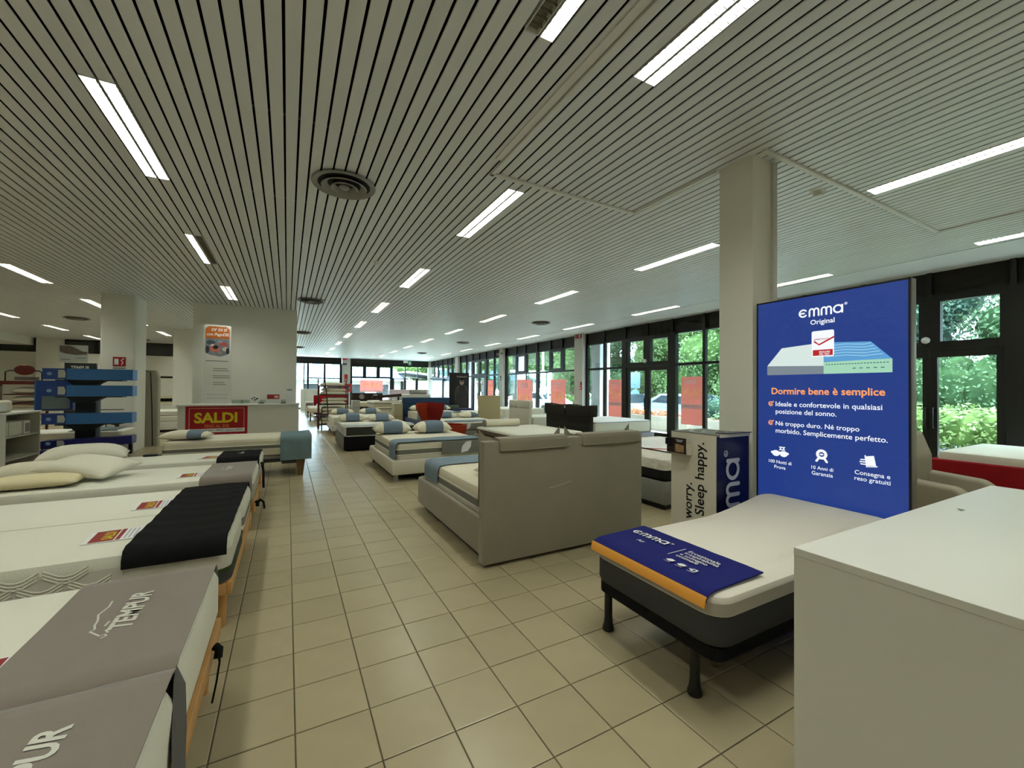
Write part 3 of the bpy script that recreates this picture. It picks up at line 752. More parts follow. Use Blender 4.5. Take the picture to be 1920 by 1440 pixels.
    for a,b,y,z,w1,w2 in (('100 Notti di','Prova',1.937,.893,.175,.087),('10 Anni di','Garanzia',1.635,.893,.144,.14),('Consegna e','reso gratuiti',1.334,.9,.197,.199)):
        text('caption', a, P(y,z+.008), xd, yd, LW, t, w=w1, bold=.006, align='C'); text('caption', b, P(y,z-.034), xd, yd, LW, t, w=w2, bold=.006, align='C')
light_panel()

# ---- cardboard mattress box
def mattress_box():
    t = thing('cardboard_mattress_box', 'tall white and navy cardboard mattress box beside the backlit panel', 'box', (3.24,2.37,0))
    CARD = mat('white_card', (206,200,182), .6, .25, var=.02); x0,x1,y0,y1,h = 3.03,3.45,2.152,2.60,1.118
    box('carton', x0+.002,x1-.002,y0+.002,y1-.002,.0,h-.006, CARD, t)
    box('printed_face', x0,x1,y0,y0+.004,.0,h-.012, NAVY, t)
    box('printed_face', x0,x0+.004,y0+.003,y1,.0,h-.002, CARD, t)
    GT = mat('grey_card_lid', (112,112,106), .5, .3)
    lid = box('lid', x0,x1,y0,y1,h-.006,h, GT, t)
    prism('flap', [(y0-.02,h+.006),(y0+.1,h+.002),(y0+.1,h+.006),(y0-.02,h+.012)], x0+.12, x1+.01, 'x', NAVY, t)
    box('flap_edge', x0+.03,x1+.005,y0-.006,y0-.001,h-.022,h+.004, CARD, t)
    strokes('lid_ring', [arc(.21,.22,.15,.15,0,360,28),arc(.21,.22,.06,.05,20,320,14)], .03, (x0,y0,h+.0005), (1,0,0), (0,1,0), mat('pale_mint_print',(190,200,190),.6), lid)
    text('slogan', 'Sleep happy.', (x0,2.335,.425), (0,0,1), (0,1,0), INK, t, w=.62, bold=.012, lift=.002) if False else text('slogan', 'Sleep happy.', (x0,2.268,.44), (0,0,1), (0,1,0), INK, t, w=.605, bold=.012, lift=.002)
    text('slogan', "Don't worry.", (x0,2.385,.09), (0,0,1), (0,1,0), INK, t, w=.603, bold=.012, lift=.002)
    wordmark((3.312,y0,.10), (0,0,1), (-1,0,0), .83, mat('silver_print',(186,188,192),.5,.4), t, lift=.003)
    f = thing('leaflet_holder', 'dark leaflet in a small white holder on the cardboard box', 'leaflet holder', (3.0,2.5,.93))
    box('holder', 2.985,3.026,2.388,2.6,.925,.985, CARD, f); box('holder_side', 2.97,3.028,2.385,2.39,.93,1.03, CARD, f)
    box('leaflet', 2.972,2.976,2.40,2.60,.935,1.066, mat('dark_brown_print',(40,30,24),.5,.3,var=.5,vscale=14), f)
    box('leaflet', 2.966,2.969,2.54,2.612,1.0,1.055, INK, f)
    flat('picture', [(.09,.01),(.18,.01),(.18,.07),(.09,.08)], (2.972,2.60,.935), (0,-1,0), (0,0,1), mat('sepia_print',(150,120,86),.6,.2,var=.4,vscale=30), f)
    strokes('leaflet_line', [[(0,.012),(.07,.012)],[(.01,.0),(.06,.0)]], .006, (2.972,2.50,1.035), (0,-1,0), (0,0,1), mat('silver_print'), f)
mattress_box()

# ---- blue-runner demo bed
def demo_bed():
    b = thing('single_divan', 'black upholstered single bed base on dark tapered feet', 'bed', (2.6,1.62,0))
    x0,x1,y0,y1 = 1.70,3.47,1.20,2.03
    B = mat('black_bed_fabric',(24,24,25),.9,.12,bump=.3,bscale=250,bdist=.002)
    loft('platform', [(rrect(x0+.03,x1-.03,y0+.03,y1-.03,.05,4),.235),(rrect(x0+.004,x1-.004,y0+.004,y1-.004,.06,4),.25),(rrect(x0+.004,x1-.004,y0+.004,y1-.004,.06,4),.31)], B, b)
    for x,y in ((1.76,1.985),(1.765,1.37),(3.3,1.28),(3.3,1.95)):
        lathe('leg', (x,y,0), [(.034,0),(.036,.012),(.028,.04),(.024,.08),(.024,.25)], BLACKM, b, n=16)
    m = mattress('mattress', 'white topped mattress with charcoal border under the blue runner', x0-.015,x1+.01,y0-.015,y1+.015,.31,.55, mat('plain_white_jersey',(216,210,196),.9,.12,bump=.15,bscale=300,bdist=.002), mat('charcoal_jersey',(66,66,66),.92,.12,bump=.3,bscale=260,bdist=.002), split=.62, rc=.1, re=.03, sub=9)
    up = lambda c: Vector((c.x,c.y,c.z+.052*max(0,(c.x-2.75)/.73)**1.4*(0.4 if c.z < .33 else 1)))
    shift_mesh(m, up)
    loft('knit_edge', [(rrect(x0-.018,x1+.013,y0-.018,y1+.018,.1,5,9),.464),(rrect(x0-.018,x1+.013,y0-.018,y1+.018,.1,5,9),.518)], mat('grey_knit_edge',(186,180,168),.9,.1,bump=.9,bscale=90,btype='weave',bdist=.004), m, cap=(False,False)); shift_mesh_one(m.children[-1], up)
    r = drape('bed_runner', 'royal blue printed runner with an orange edge on the demo bed', [(2.10,.5665),(1.72,.5555),(1.69,.546),(1.676,.532),(1.672,.52)], 'y', 1.235, 2.025, EMBLUE, n=26, wav=.0012, seed=3)
    e = drape('x','x',[(1.675,.545),(1.668,.535),(1.662,.498)], 'y', 1.235, 2.025, ORANGE, n=26, wav=.0012, seed=3)
    c = e.children[0]; c.name = 'orange_edge'; c.parent = r; c.matrix_parent_inverse = Matrix.Translation(-r.location); bpy.data.objects.remove(e)
    xd = (0,-1,0); yd = (1,0,0); z = .578
    wordmark((1.94,1.975,z), xd, yd, .265, WHITEP, r, lift=.0)
    text('print', 'Air', (1.855,1.85,z), xd, yd, WHITEP, r, h=.03, bold=.008, lift=0)
    strokes('print_line', [[(.0,-.0),(.0,.145)]], .004, (1.853,1.612,z), xd, yd, WHITEP, r, lift=0)
    for i,(a,w) in enumerate((('Eccezionale',.19),('traspirabilità',.205),('e sostegno',.165),('ottimale',.135))): text('print', a, (1.972-i*.034,1.578,z), xd, yd, WHITEP, r, w=w, bold=.004, lift=0)
    for i,y in enumerate((1.548,1.476,1.403)):
        strokes('icon', [arc(.0,.0,.014,.012,0,360,10),[(-.018,-.006),(.018,.008)]] if i != 2 else [[(-.01,-.012),(-.01,.012),(.012,.012),(.012,-.012),(-.01,-.012)],[(-.024,0),(-.012,0)]], .01, (1.80,y,z), xd, yd, WHITEP, r, lift=0)
        strokes('caption', [[(-.02,-.028),(.02,-.028)]], .003, (1.80,y,z), xd, yd, WHITEP, r, lift=0)
def shift_mesh_one(c, fn):
    for p in c.data.vertices: p.co = fn(p.co.copy())
demo_bed()

# ---- row of beds along the aisle's other side
def slat_base(label, y0, y1, x0=-2.3, x1=-.283, zt=.30, legs=True):
    b = thing('wooden_bed_base', label, 'bed base', ((x0+x1)/2,(y0+y1)/2,0), 'honey wood bed bases beside the aisle')
    box('foot_rail', x1-.025,x1,y0,y1,zt-.07,zt+.005, WOOD, b, r=.003); box('head_rail', x0,x0+.025,y0,y1,zt-.07,zt, WOOD, b, r=.003)
    box('side_rail', x0+.025,x1-.025,y0,y0+.025,zt-.07,zt, WOOD, b, r=.003); box('side_rail', x0+.025,x1-.025,y1-.025,y1,zt-.07,zt, WOOD, b, r=.003)
    for k in range(13):
        a = x0+.08+k*(x1-x0-.2)/12; box('slat', a,a+.06,y0+.02,y1-.02,zt-.02,zt-.008, WOOD, b)
    for x in (x0+.09,x1-.06):
        for y in (y0+.1,y1-.1): cyl('leg', (x,y,0), (x,y,zt-.065), .024, .032, WOOD, b, n=12)
    return b
def side_beds():
    XA, XB = -2.33, -.29
    slat_base('honey wood slatted base of the nearest double bed', .82, 2.58)
    slat_base('honey wood slatted base under the black runner double bed', 3.02, 4.63)
    slat_base('honey wood slatted base under the single grey runner bed', 5.0, 5.9)
    slat_base('honey wood slatted base beneath the far black runner single bed', 6.27, 6.98)
    m1 = mattress('mattress', 'white mattress under the wide taupe runner, second from the viewer', XA,XB,1.70,2.61,.31,.57, FAB_W, FAB_W, split=.5, rc=.09, re=.05)
    m0 = mattress('mattress', 'white mattress of the nearest bed, closest to the viewer', XA,XB,.82,1.67,.31,.575, FAB_W, FAB_W, split=.5, rc=.09, re=.05)
    m2 = mattress('mattress', 'white mattress with green piping and raised weave border', XA,XB,3.0,3.82,.31,.57, FAB_W, mat('woven_relief_border',(206,203,190),.9,.12,bump=.3,bscale=160,bdist=.003), split=.72, rc=.1, re=.05, band=None)
    loft('lower_border', [(rrect(XA-.004,XB+.004,2.996,3.824,.1,5),.312),(rrect(XA-.004,XB+.004,2.996,3.824,.1,5),.375)], CHAR, m2, cap=(False,False))
    loft('green_piping', [(rrect(XA-.006,XB+.006,2.994,3.826,.1,5),.372),(rrect(XA-.008,XB+.008,2.992,3.828,.1,5),.383),(rrect(XA-.006,XB+.006,2.994,3.826,.1,5),.394)], GREEN, m2, cap=(False,False))
    # raised interlaced ribs on the visible long side
    vv = []; ff = []
    def rib(p, r=.0045):
        n = 5; k0 = len(vv)
        for i,(x,z) in enumerate(p):
            a = p[max(i-1,0)]; b = p[min(i+1,len(p)-1)]; dx,dz = b[0]-a[0],b[1]-a[1]; l = math.hypot(dx,dz) or 1; nx,nz = -dz/l,dx/l
            for k in range(n):
                t_ = PI*k/(n-1); vv.append((x+nx*math.cos(t_)*r, 3.0005-math.sin(t_)*r*.9, z+nz*math.cos(t_)*r))
        for i in range(len(p)-1):
            for k in range(n-1): ff.append((k0+i*n+k, k0+i*n+k+1, k0+(i+1)*n+k+1, k0+(i+1)*n+k))
    for q in range(9):
        for row in (0,1):
            xo = -2.2+q*.185+row*.0925; zo = .425+row*.062
            if xo > -.86: continue
            for d in range(3): rib([(xo-.085,zo+.042-d*.017),(xo-.03,zo+.008-d*.017),(xo+.0,zo+.002-d*.017),(xo+.03,zo+.008-d*.017),(xo+.085,zo+.042-d*.017)], .0055)
    mk('raised_weave', vv, ff, FAB_W, m2, smooth=True)['kind'] = 'stuff'
    m3 = mattress('mattress', 'plain white mattress adjoining the one with green piping', XA,XB,3.84,4.65,.31,.57, FAB_W, FAB_W, split=.5, rc=.09, re=.05, band=FAB_GREY, bandz=(.3,.55))
    m4 = mattress('mattress', 'white mattress with grey knit border under the short taupe runner', XA,XB,4.98,5.92,.31,.575, FAB_W, FAB_SIDE, split=.66, rc=.08, re=.035)
    m5 = mattress('mattress', 'white mattress of the single bed with the short black runner', XA,XB,6.25,7.0,.31,.575, FAB_W, FAB_SIDE, split=.66, rc=.08, re=.035)
    # runners
    def run(name, label, y0, y1, zt, zdrop0, zdrop1, x0, x1, m, seed, wav=.0015, wr=0):
        prof = ([(y0-.006,zdrop0)] if zdrop0 < zt-.01 else []) + [(y0-.004,zt-.045),(y0+.018,zt-.008),(y0+.06,zt+.004),(y1-.06,zt+.004),(y1-.018,zt-.008),(y1+.004,zt-.045)] + ([(y1+.006,zdrop1)] if zdrop1 < zt-.05 else [])
        return drape(name, label, prof, 'x', x0, x1, m, seed=seed, n=18, wav=wav, wr=wr)
    r1 = run('bed_runner', 'taupe runner with white lettering on the second nearest mattress', 1.70,2.61,.57,.40,.44,-.79,-.305, TAUPE, 5)
    r0 = run('bed_runner', 'taupe runner with white lettering nearest the viewer', .83,1.685,.588,.40,.45,-.78,-.30, TAUPE, 8)
    mk('lining_flap', [(-.302,1.69,.588),(-.278,1.693,.52),(-.268,1.66,.40),(-.262,1.60,.26),(-.272,1.5,.28),(-.282,1.53,.45),(-.296,1.62,.575)], [(0,1,2,3,4,5,6)], TAUPE2, r0)
    r2 = run('bed_runner', 'wide black runner lying across two white mattresses', 3.0,4.65,.574,.485,.42,-.78,-.305, BLACKC, 11, wav=.002, wr=.005)
    r4 = run('bed_runner', 'short taupe runner on the single bed with knit border', 4.98,5.92,.578,.42,.44,-.74,-.305, TAUPE, 13)
    r5 = run('bed_runner', 'short black runner on the single bed before the grey bed', 6.25,7.0,.578,.42,.44,-.76,-.305, BLACKC, 17)
    # printed name and reclining figure line
    xd = (0,1,0); yd = (-1,0,0)
    def logo(r, y, x, w, zz, m):
        text('print_name', 'TEMPUR', (x,y,zz), xd, yd, m, r, w=w, h=w*.235, bold=.03, shear=.25, lift=0)
        s_ = w
        fig = [(-.16,.12),(-.13,.06),(-.08,.1),(-.1,.18),(-.02,.3),(.06,.42),(.1,.36),(.2,.42),(.34,.44),(.5,.52),(.7,.44),(.86,.46)]
        strokes('print_figure', [[(a*s_,(b*.55+.16)*s_) for a,b in fig],[(-.05*s_,.2*s_),(.02*s_,.24*s_),(.06*s_,.21*s_)],[(.14*s_,.28*s_),(.24*s_,.27*s_)]], .0065*s_/.3, (x,y,zz), xd, yd, m, r, lift=0)
    PR_ = mat('pale_grey_print',(205,203,192),.8,.1)
    logo(r1, 2.045, -.50, .31, .5857, PR_); logo(r0, 1.185, -.475, .31, .6037, PR_); logo(r4, 5.38, -.52, .22, .5937, PR_); logo(r5, 6.58, -.5, .16, .5937, PR_)
    # straps hanging at the bed feet
    for l,p in (('black fabric strap dangling from the nearest wooden bed foot',[(-.262,2.28,.30),(-.25,2.25,.26),(-.255,2.2,.2),(-.265,2.16,.14)]),('black strap hanging at the foot of the grey runner bed',[(-.26,5.02,.29),(-.23,5.0,.32),(-.2,4.97,.30),(-.19,4.94,.24)]),('black strap hanging at the foot of the far single bed',[(-.27,6.2,.5),(-.255,6.18,.4),(-.255,6.17,.3),(-.25,6.15,.2)])):
        t = thing('strap', l, 'strap', p[0], 'black straps on the bed bases'); tube('webbing', p, .016, BLACKC, t, n=6, flat=.15)
        tube('knot', [(p[0][0]-.012,p[0][1]+.012,p[0][2]+.01),(p[0][0]+.006,p[0][1],p[0][2]),(p[0][0]+.004,p[0][1]-.02,p[0][2]-.03)], .017, BLACKC, t, n=8)
    # sale cards
    def card(label, x, y, z, rz, w=.21, h=.30, plain=False):
        t = thing('sale_card', label, 'price card', (x,y,z), 'red sale cards on the beds')
        R = RZ(rz); xd = R@Vector((0,1,0)); yd = R@Vector((-1,0,0)); o = Vector((x,y,z))
        box('card', x-h/2,x+h/2,y-w/2,y+w/2,z,z+.002, WHITEP, t, rot=R)
        f_ = lambda a,b,c,d,m,n_,l: flat(n_, [(a,b),(c,b),(c,d),(a,d)], o+Vector((0,0,.002)), xd, yd, m, t, lift=l)
        RC = mat('card_red',(140,44,40),.5,.3)
        f_(-w*.46,-h*.02,w*.46,h*.40,RC,'red_field',.0008); f_(-w*.46,-h*.13,w*.46,-h*.05,RC,'red_stripe',.0008)
        text('lettering', 'SALDI', o+yd*h*.12+Vector((0,0,.002)), xd, yd, YELP, t, w=w*.62, h=h*.2, bold=.03, align='C', lift=.0014)
        for k in range(3): strokes('small_print', [[(-w*.4,-h*(.2+.08*k)),(w*.38,-h*(.2+.08*k))]], .006, o+Vector((0,0,.002)), xd, yd, mat('pale_violet_print',(150,146,170),.7), t, lift=.0008)
    card('red sale card lying half under the wide black runner, nearer one', -.90,3.36,.5765,4,.24,.26)
    card('red sale card lying half under the wide black runner, farther one', -.875,4.09,.5765,4,.24,.24)
    card('red sale card on the knit-bordered single bed', -.83,5.25,.5815,2,.2,.24)
    card('sale card beside the short black runner on the far single bed', -.80,6.45,.5815,-12,.2,.30)
    card('red sale card at the edge of the second nearest mattress', -.80,1.90,.5765,3,.24,.26)
    # pillows at the heads
    pillow('pillow', 'white knit pillow leaning on top of the cream contour pillow', (-1.68,5.52,.64), .66,.44,.14, PILW2, rz=-28, tilt=(10,6), pinch=.2)
    pillow('pillow', 'cream contour pillow on the knit-bordered single bed', (-1.95,5.22,.585), .62,.34,.11, mat('cream_foam_cover',(220,208,170),.9,.1,bump=.2,bscale=60,bdist=.003), rz=4, pinch=.05)
    pillow('pillow', 'large white pillow heaped behind the knit pillow', (-2.0,6.42,.60), .74,.62,.22, PILW2, rz=12, pinch=.1)
    pillow('pillow', 'cream pillow lying beneath the heaped white pillow', (-2.1,5.72,.583), .66,.4,.16, PILW, rz=0, pinch=.1)
    t = thing('remote_control', 'black remote control on the far single mattress', 'remote control', (-1.53,6.9,.58)); box('body', -1.6,-1.46,6.86,6.93,.58,.605, BLACKM, t, r=.006); box('cable_stub', -1.47,-1.42,6.88,6.9,.582,.594, BLACKM, t)
side_beds()

# ---- motor bed before the till
def motor_bed():
    b = thing('motor_bed', 'grey motorised bed base with dark wooden legs before the till', 'bed', (-.6,8.27,0))
    x0,x1,y0,y1 = -1.6,.30,7.85,8.72
    box('frame', x0,x1,y0,y1,.30,.36, GREYU, b, r=.01); box('skirt', x0+.02,x1-.02,y0+.02,y1-.02,.25,.30, DGREYU, b)
    for x in (x0+.05,x1-.15):
        for y in (y0+.0,y1-.09): loft('leg', [(rrect(x+.02,x+.10,y+.01,y+.08,.004,1),0),(rrect(x,x+.13,y,y+.09,.004,1),.26)], WOOD2, b)
    tube('actuator', [(-.9,7.95,.2),(-.45,7.95,.2),(-.3,7.95,.25),(.05,7.95,.26)], .02, mat('steel_grey',(120,116,104),.4,.5,metal=.5), b)
    m = mattress('mattress', 'cream striped mattress with the grey-blue runner before the till', x0-.02,x1+.03,y0-.02,y1+.02,.36,.655, FAB_W2, FAB_W2, split=.8, rc=.08, re=.045, band=FAB_GREY, bandz=(.42,.58))
    tube('cord_piping', [(x0+.02,y0-.026,.54),(x1,y0-.026,.54)], .006, FAB_W, m, n=6); tube('cord_piping', [(x0+.02,y0-.026,.475),(x1,y0-.026,.475)], .006, FAB_W, m, n=6)
    r = drape('bed_runner', 'grey-blue runner folded over the end of the motor bed', [(y0-.03,.275),(y0-.032,.5),(y0-.028,.62),(y0+.0,.655),(y0+.05,.662),(y1-.05,.662),(y1,.655),(y1+.028,.62),(y1+.03,.3)], 'x', -.09, .375, mat('teal_blue_runner_cloth',(110,130,136),.9,.1,bump=.4,bscale=300,bdist=.002,var=.05), seed=21, n=14)
    pillow('pillow', 'cream pillow with a slate blue band on the motor bed', (-1.36,8.05,.665), .62,.42,.14, PILW, rz=-8, band=BLUEB, bandw=(.55,.86))
    t = thing('tote_bag', 'dark grey bag standing behind the motor bed foot', 'bag', (.10,9.3,0))
    loft('body', [(rrect(-.08,.26,9.2,9.42,.03,3),0),(rrect(-.1,.28,9.18,9.44,.03,3),.3),(rrect(-.06,.25,9.22,9.4,.03,3),.44)], mat('dark_grey_felt',(70,72,66),.9,.1), t)
    tube('handle', [(-.02,9.3,.43),(-.03,9.3,.5),(.0,9.3,.475),(.06,9.3,.48),(.10,9.3,.5),(.11,9.3,.43)], .016, BLACKM, t)
motor_bed()

# ---- till counter, posters, items
def till():
    t = thing('till_counter', 'white till counter with a red sale poster before the partition', 'counter', (-.9,11.3,0))
    x0,x1,y0,y1 = -2.02,.245,11.0,11.65
    box('front_panel', x0,x1,y0,y0+.03,0,1.06, W_WHITE, t); box('end_panel', x0,x0+.03,y0+.03,y1,0,1.06, W_WHITE, t); box('end_panel', x1-.03,x1,y0+.03,y1,0,1.06, W_WHITE, t)
    box('top', x0-.02,x1+.02,y0-.03,y1,1.06,1.092, W_WHITE, t, r=.003)
    box('glass_screen', -1.1,.1,y0+.25,y0+.258,1.092,1.18, glass('screen_glass',(225,235,228)), t)
    p = thing('sale_poster', 'red landscape sale poster fixed to the till counter', 'poster', (-1.33,y0,.33))
    X0,X1,Z0,Z1 = -1.885,-.775,.33,1.055; Y_ = y0-.006
    box('sheet', X0,X1,Y_,y0-.001,Z0,Z1, REDP, p)
    for a,b,c,d in ((X0+.06,X1-.06,Z1-.05,Z1-.04),(X0+.06,X0+.07,Z0+.2,Z1-.04),(X1-.07,X1-.06,Z0+.2,Z1-.04)): box('border_line', a,b,Y_-.002,Y_,c,d, PINKP, p)
    text('headline', 'SALDI', ((X0+X1)/2-.02,Y_,Z1-.25), (1,0,0), (0,0,1), YELP, p, w=.77, h=.23, bold=.035, align='C')
    text('subline', 'FINO AL 50%', ((X0+X1)/2,Y_,Z1-.43), (1,0,0), (0,0,1), mat('orange_print',(205,120,60),.6), p, w=.44, h=.07, bold=.02, align='C')
    box('white_strip', X0+.05,X1-.05,Y_-.003,Y_,Z1-.565,Z1-.485, WHITEP, p)
    text('strip_text', 'e acquisti a TASSO ZERO...oppure VERDI', ((X0+X1)/2,Y_-.003,Z1-.525), (1,0,0), (0,0,1), INK, p, w=.94, h=.04, bold=.02, align='C')
    # tall rounded poster standing on the counter
    d = thing('tall_poster', 'tall rounded white and orange payment poster on the till', 'poster', (-1.37,11.25,1.092))
    a,b,z0,z1,yy = -1.635,-1.13,1.10,2.855,11.3
    prism('board', rrect(a,b,z0,z1,.06,4), yy, yy+.03, 'y', mat('white_gloss_board',(214,212,204),.25,.45), d)
    box('foot', a+.05,b-.05,yy-.05,yy+.1,1.092,1.105, W_PAINT, d)
    o = (a,yy-.001,z0); xd=(1,0,0); zd=(0,0,1); w=b-a
    flat('orange_field', [(.03,1.45),(w-.03,1.45),(w-.03,1.66)]+[(w-.09,1.72),(.09,1.72),(.03,1.66)], o, xd, zd, mat('poster_orange',(190,104,44),.4,.3), d)
    text('title', 'DI\u2019 DI SÌ', (a+w*.56,yy-.002,z0+1.655), xd, zd, WHITEP, d, w=.29, h=.075, bold=.03, shear=.2, align='C'); text('title', 'con PagoDIL', (a+w*.52,yy-.002,z0+1.535), xd, zd, WHITEP, d, w=.42, h=.085, bold=.03, shear=.2, align='C')
    ph = mat('abstract_photo_print',(150,96,88),.4,.3,var=.9,vscale=16)
    pic = flat('photo', [(.03,1.12),(.14,1.08),(.3,1.05),(.42,1.09),(w-.03,1.13),(w-.03,1.45),(.03,1.45)], o, xd, zd, mat('photo_blue_grey',(120,128,136),.4,.3,var=.35,vscale=10), d)
    for cx,cy,rx,ry,c in ((.2,1.22,.1,.07,(196,110,98)),(.36,1.33,.09,.05,(176,92,88)),(.13,1.36,.08,.05,(70,80,86)),(.22,1.26,.05,.045,(40,38,40)),(.4,1.22,.06,.05,(196,180,170)),(.3,1.14,.06,.03,(150,140,130)),(.44,1.18,.03,.07,(36,44,48)),(.16,1.28,.04,.05,(220,190,180)),(.07,1.2,.035,.08,(50,60,66)),(.3,1.38,.05,.03,(140,150,165))):
        flat('photo_patch', ellipse(cx,cy,rx,ry,12), o, xd, zd, mat('photo_%d_%d_%d'%c,c,.4,.3,var=.25,vscale=12), pic, lift=.002+.0003*(cx*10%3))
    TXT = mat('grey_small_print',(110,108,102),.6)
    strokes('small_print', [[(.05,.95),(w-.05,.95)]], .016, o, xd, zd, TXT, d, lift=.002)
    for k,z in enumerate((.78,.62,.47)):
        strokes('small_print', [[(.18,z),(.18+(.26,.3,.2)[k],z)],[(.18,z-.045),(.18+(.29,.31,.24)[k],z-.045)]], .013, o, xd, zd, TXT, d, lift=.002)
        strokes('pictogram', [arc(.1,z-.01,.035,.035,0,360,12)], .005, o, xd, zd, mat('pale_line',(190,186,176),.6), d)
    strokes('rule', [[(.06,.2),(w-.05,.2)],[(.08,.12),(w-.06,.12)]], .006, o, xd, zd, TXT, d)
    # little things on the counter top
    def stand(name, label, x0,x1,z1, m, yy=11.18):
        q = thing(name, label, 'sign', ((x0+x1)/2,yy,1.092)); box('base', x0,x1,yy-.02,yy+.05,1.092,1.10, W_PAINT, q); box('panel', x0,x1,yy,yy+.012,1.10,z1, W_PAINT, q, r=.003); return q
    q = stand('card_stand', 'small white card stand with dark dots on the till', -.755,-.565,1.276, None)
    for x,z in ((-.70,1.21),(-.66,1.235),(-.62,1.2),(-.65,1.18),(-.60,1.215)): flat('dot', ellipse(0,0,.02,.016,8), (x,11.18,z), (1,0,0), (0,0,1), mat('dark_red_dot',(84,50,48),.6), q)
    q = stand('card_stand', 'white framed card with a red picture on the till', -.441,-.125,1.337, None)
    box('picture', -.41,-.16,11.176,11.18,1.20,1.305, mat('dark_red_print',(140,44,48),.5,.3,var=.2,vscale=20), q); flat('picture_shape', ellipse(.0,.0,.05,.035,12), (-.22,11.176,1.25), (1,0,0), (0,0,1), PINKP, q)
    q = thing('dispenser', 'tall white dispenser at the end of the till', 'dispenser', (.1,11.25,1.092)); box('body', -.03,.18,11.2,11.32,1.092,1.36, W_PAINT, q, r=.006); box('back_board', -.03,.12,11.33,11.342,1.092,1.489, W_PAINT, q); box('label_strip', -.005,.10,11.195,11.2,1.39,1.415, GREYP, q) if False else box('label_strip', -.005,.095,11.326,11.33,1.40,1.43, GREYP, q)
    q = thing('glass_tumbler', 'small clear tumbler on the till beside the poster', 'tumbler', (-.9,11.2,1.092)); lathe('wall', (-.9,11.2,1.092), [(.02,0),(.024,.09),(.022,.09),(.018,.006)], glass('tumbler_glass',(245,248,245)), q, n=14)
    for x,l in ((-.52,'flat grey notepad between the two card stands'),(-.07,'flat grey notepad beside the white dispenser')):
        q = thing('notepad', l, 'notepad', (x,11.15,1.092), 'grey notepads on the till'); box('pad', x-.06,x+.045,11.1,11.2,1.092,1.125, GREYP, q); box('cover', x-.06,x+.045,11.1,11.2,1.125,1.128, CHAR, q)
till()

# ================================================================== BEDS AND FURNITURE FURTHER IN
def divan(label, x0,x1,y0,y1,z0,z1, m, legs=None, plinth=None, r=.03, group=None, head=None, front=None):
    """upholstered bed base: rails, board, legs or plinth, optional headboard (axis, pos, thickness, z0, z1, a0, a1)"""
    t = thing('upholstered_bed', label, 'bed', ((x0+x1)/2,(y0+y1)/2,0), group)
    w = .07
    box('foot_rail', x0,x1,y0,y0+w,z0,z1, front or m, t, r=r); box('head_rail', x0,x1,y1-w,y1,z0,z1, m, t, r=r)
    box('side_rail', x0,x0+w,y0+.01,y1-.01,z0,z1-.002, m, t, r=r); box('side_rail', x1-w,x1,y0+.01,y1-.01,z0,z1-.002, m, t, r=r)
    box('mattress_board', x0+.05,x1-.05,y0+.05,y1-.05,z0+.02,z0+.05, DGREYU, t)
    if plinth: box('plinth', x0+.08,x1-.08,y0+.08,y1-.08,0,z0+.02, BLACKM, t)
    if legs:
        for x in (x0+.05,x1-.11):
            for y in (y0+.05,y1-.11): box('leg', x,x+.06,y,y+.06,0,z0+.015, legs, t)
    return t

# ---- bed with the tall linen headboard, seen from behind
def headboard_bed():
    x0,x1 = 1.435,3.165
    t = divan('beige linen bed with a tall headboard turned to the viewer', x0,x1,3.2,5.1,.07,.39, LINEN, plinth=True)
    hb = box('headboard', x0-.015,x1+.02,3.10,3.20,.03,1.04, LINEN, t, r=.012)
    for a,b in ((1.56,2.25),(2.42,3.14)):
        prism('cushion_flap', [(3.098,.955),(3.085,.962),(3.088,1.03),(3.10,1.062),(3.20,1.066),(3.20,1.045),(3.104,1.045)], a, b, 'x', LINEN, hb, r=.004)
        tube('flap_hem', [(a+.003,3.088,.962),((a+b)/2,3.084,.958),(b-.003,3.088,.964)], .006, LINEN, hb, n=6)
    for x in (2.265,2.405): lathe('snap_button', (x,3.092,.972), [(.006,0),(.008,.004),(.006,.012)], W_PAINT, hb, n=8)
    for k,(a,b) in enumerate(((1.44,2.28),(2.33,3.16))):       # cushions on the bed side, their corners show above the top edge
        v = []; f = []; nx, nz = 12, 8
        for s_ in (0,1):
            for i in range(nx+1):
                for j in range(nz+1):
                    u = i/nx; w = j/nz
                    z = .5+w*(.53+.1*abs(2*u-1)**7); e = (max(0,1-abs(2*u-1)**4)*max(0,1-abs(2*w-1)**4))**.5
                    v.append((a+u*(b-a), 3.26+(.08*e if s_ else -.045*e), z))
        n0 = (nx+1)*(nz+1)
        for s_ in (0,1):
            for i in range(nx):
                for j in range(nz):
                    q = (s_*n0+i*(nz+1)+j, s_*n0+(i+1)*(nz+1)+j, s_*n0+(i+1)*(nz+1)+j+1, s_*n0+i*(nz+1)+j+1); f.append(q if s_==0 else tuple(reversed(q)))
        mk('head_cushion', v, f, LINEN, hb, smooth=True)
    strokes('crease', [[(.62,.32),(.7,.33),(.86,.36)]], .006, (x0,3.0985,.28), (1,0,0), (0,0,1), mat('linen_crease',(182,174,152),.95), hb, lift=.0005)
    m = mattress('mattress', 'cream quilted mattress on the linen headboard bed', 1.51,3.09,3.36,5.02,.16,.60, FAB_W2, FAB_W2, split=.8, rc=.07, re=.045, band=FAB_GREY, bandz=(.6,.74))
    for zz in (.415,.50): tube('cord_piping', [(1.506,3.45,zz),(1.506,4.95,zz)], .006, FAB_W, m, n=6)
    drape('bed_runner', 'grey-blue runner across the foot of the linen headboard bed', [(1.498,.41),(1.498,.55),(1.52,.598),(1.57,.606),(3.03,.606),(3.08,.598),(3.10,.55),(3.10,.42)], 'y', 4.5, 4.98, BLUEC, seed=31, n=14)
    pillow('pillow', 'cream pillow behind the linen headboard', (1.98,3.72,.607), .62,.42,.13, PILW, rz=0)
headboard_bed()

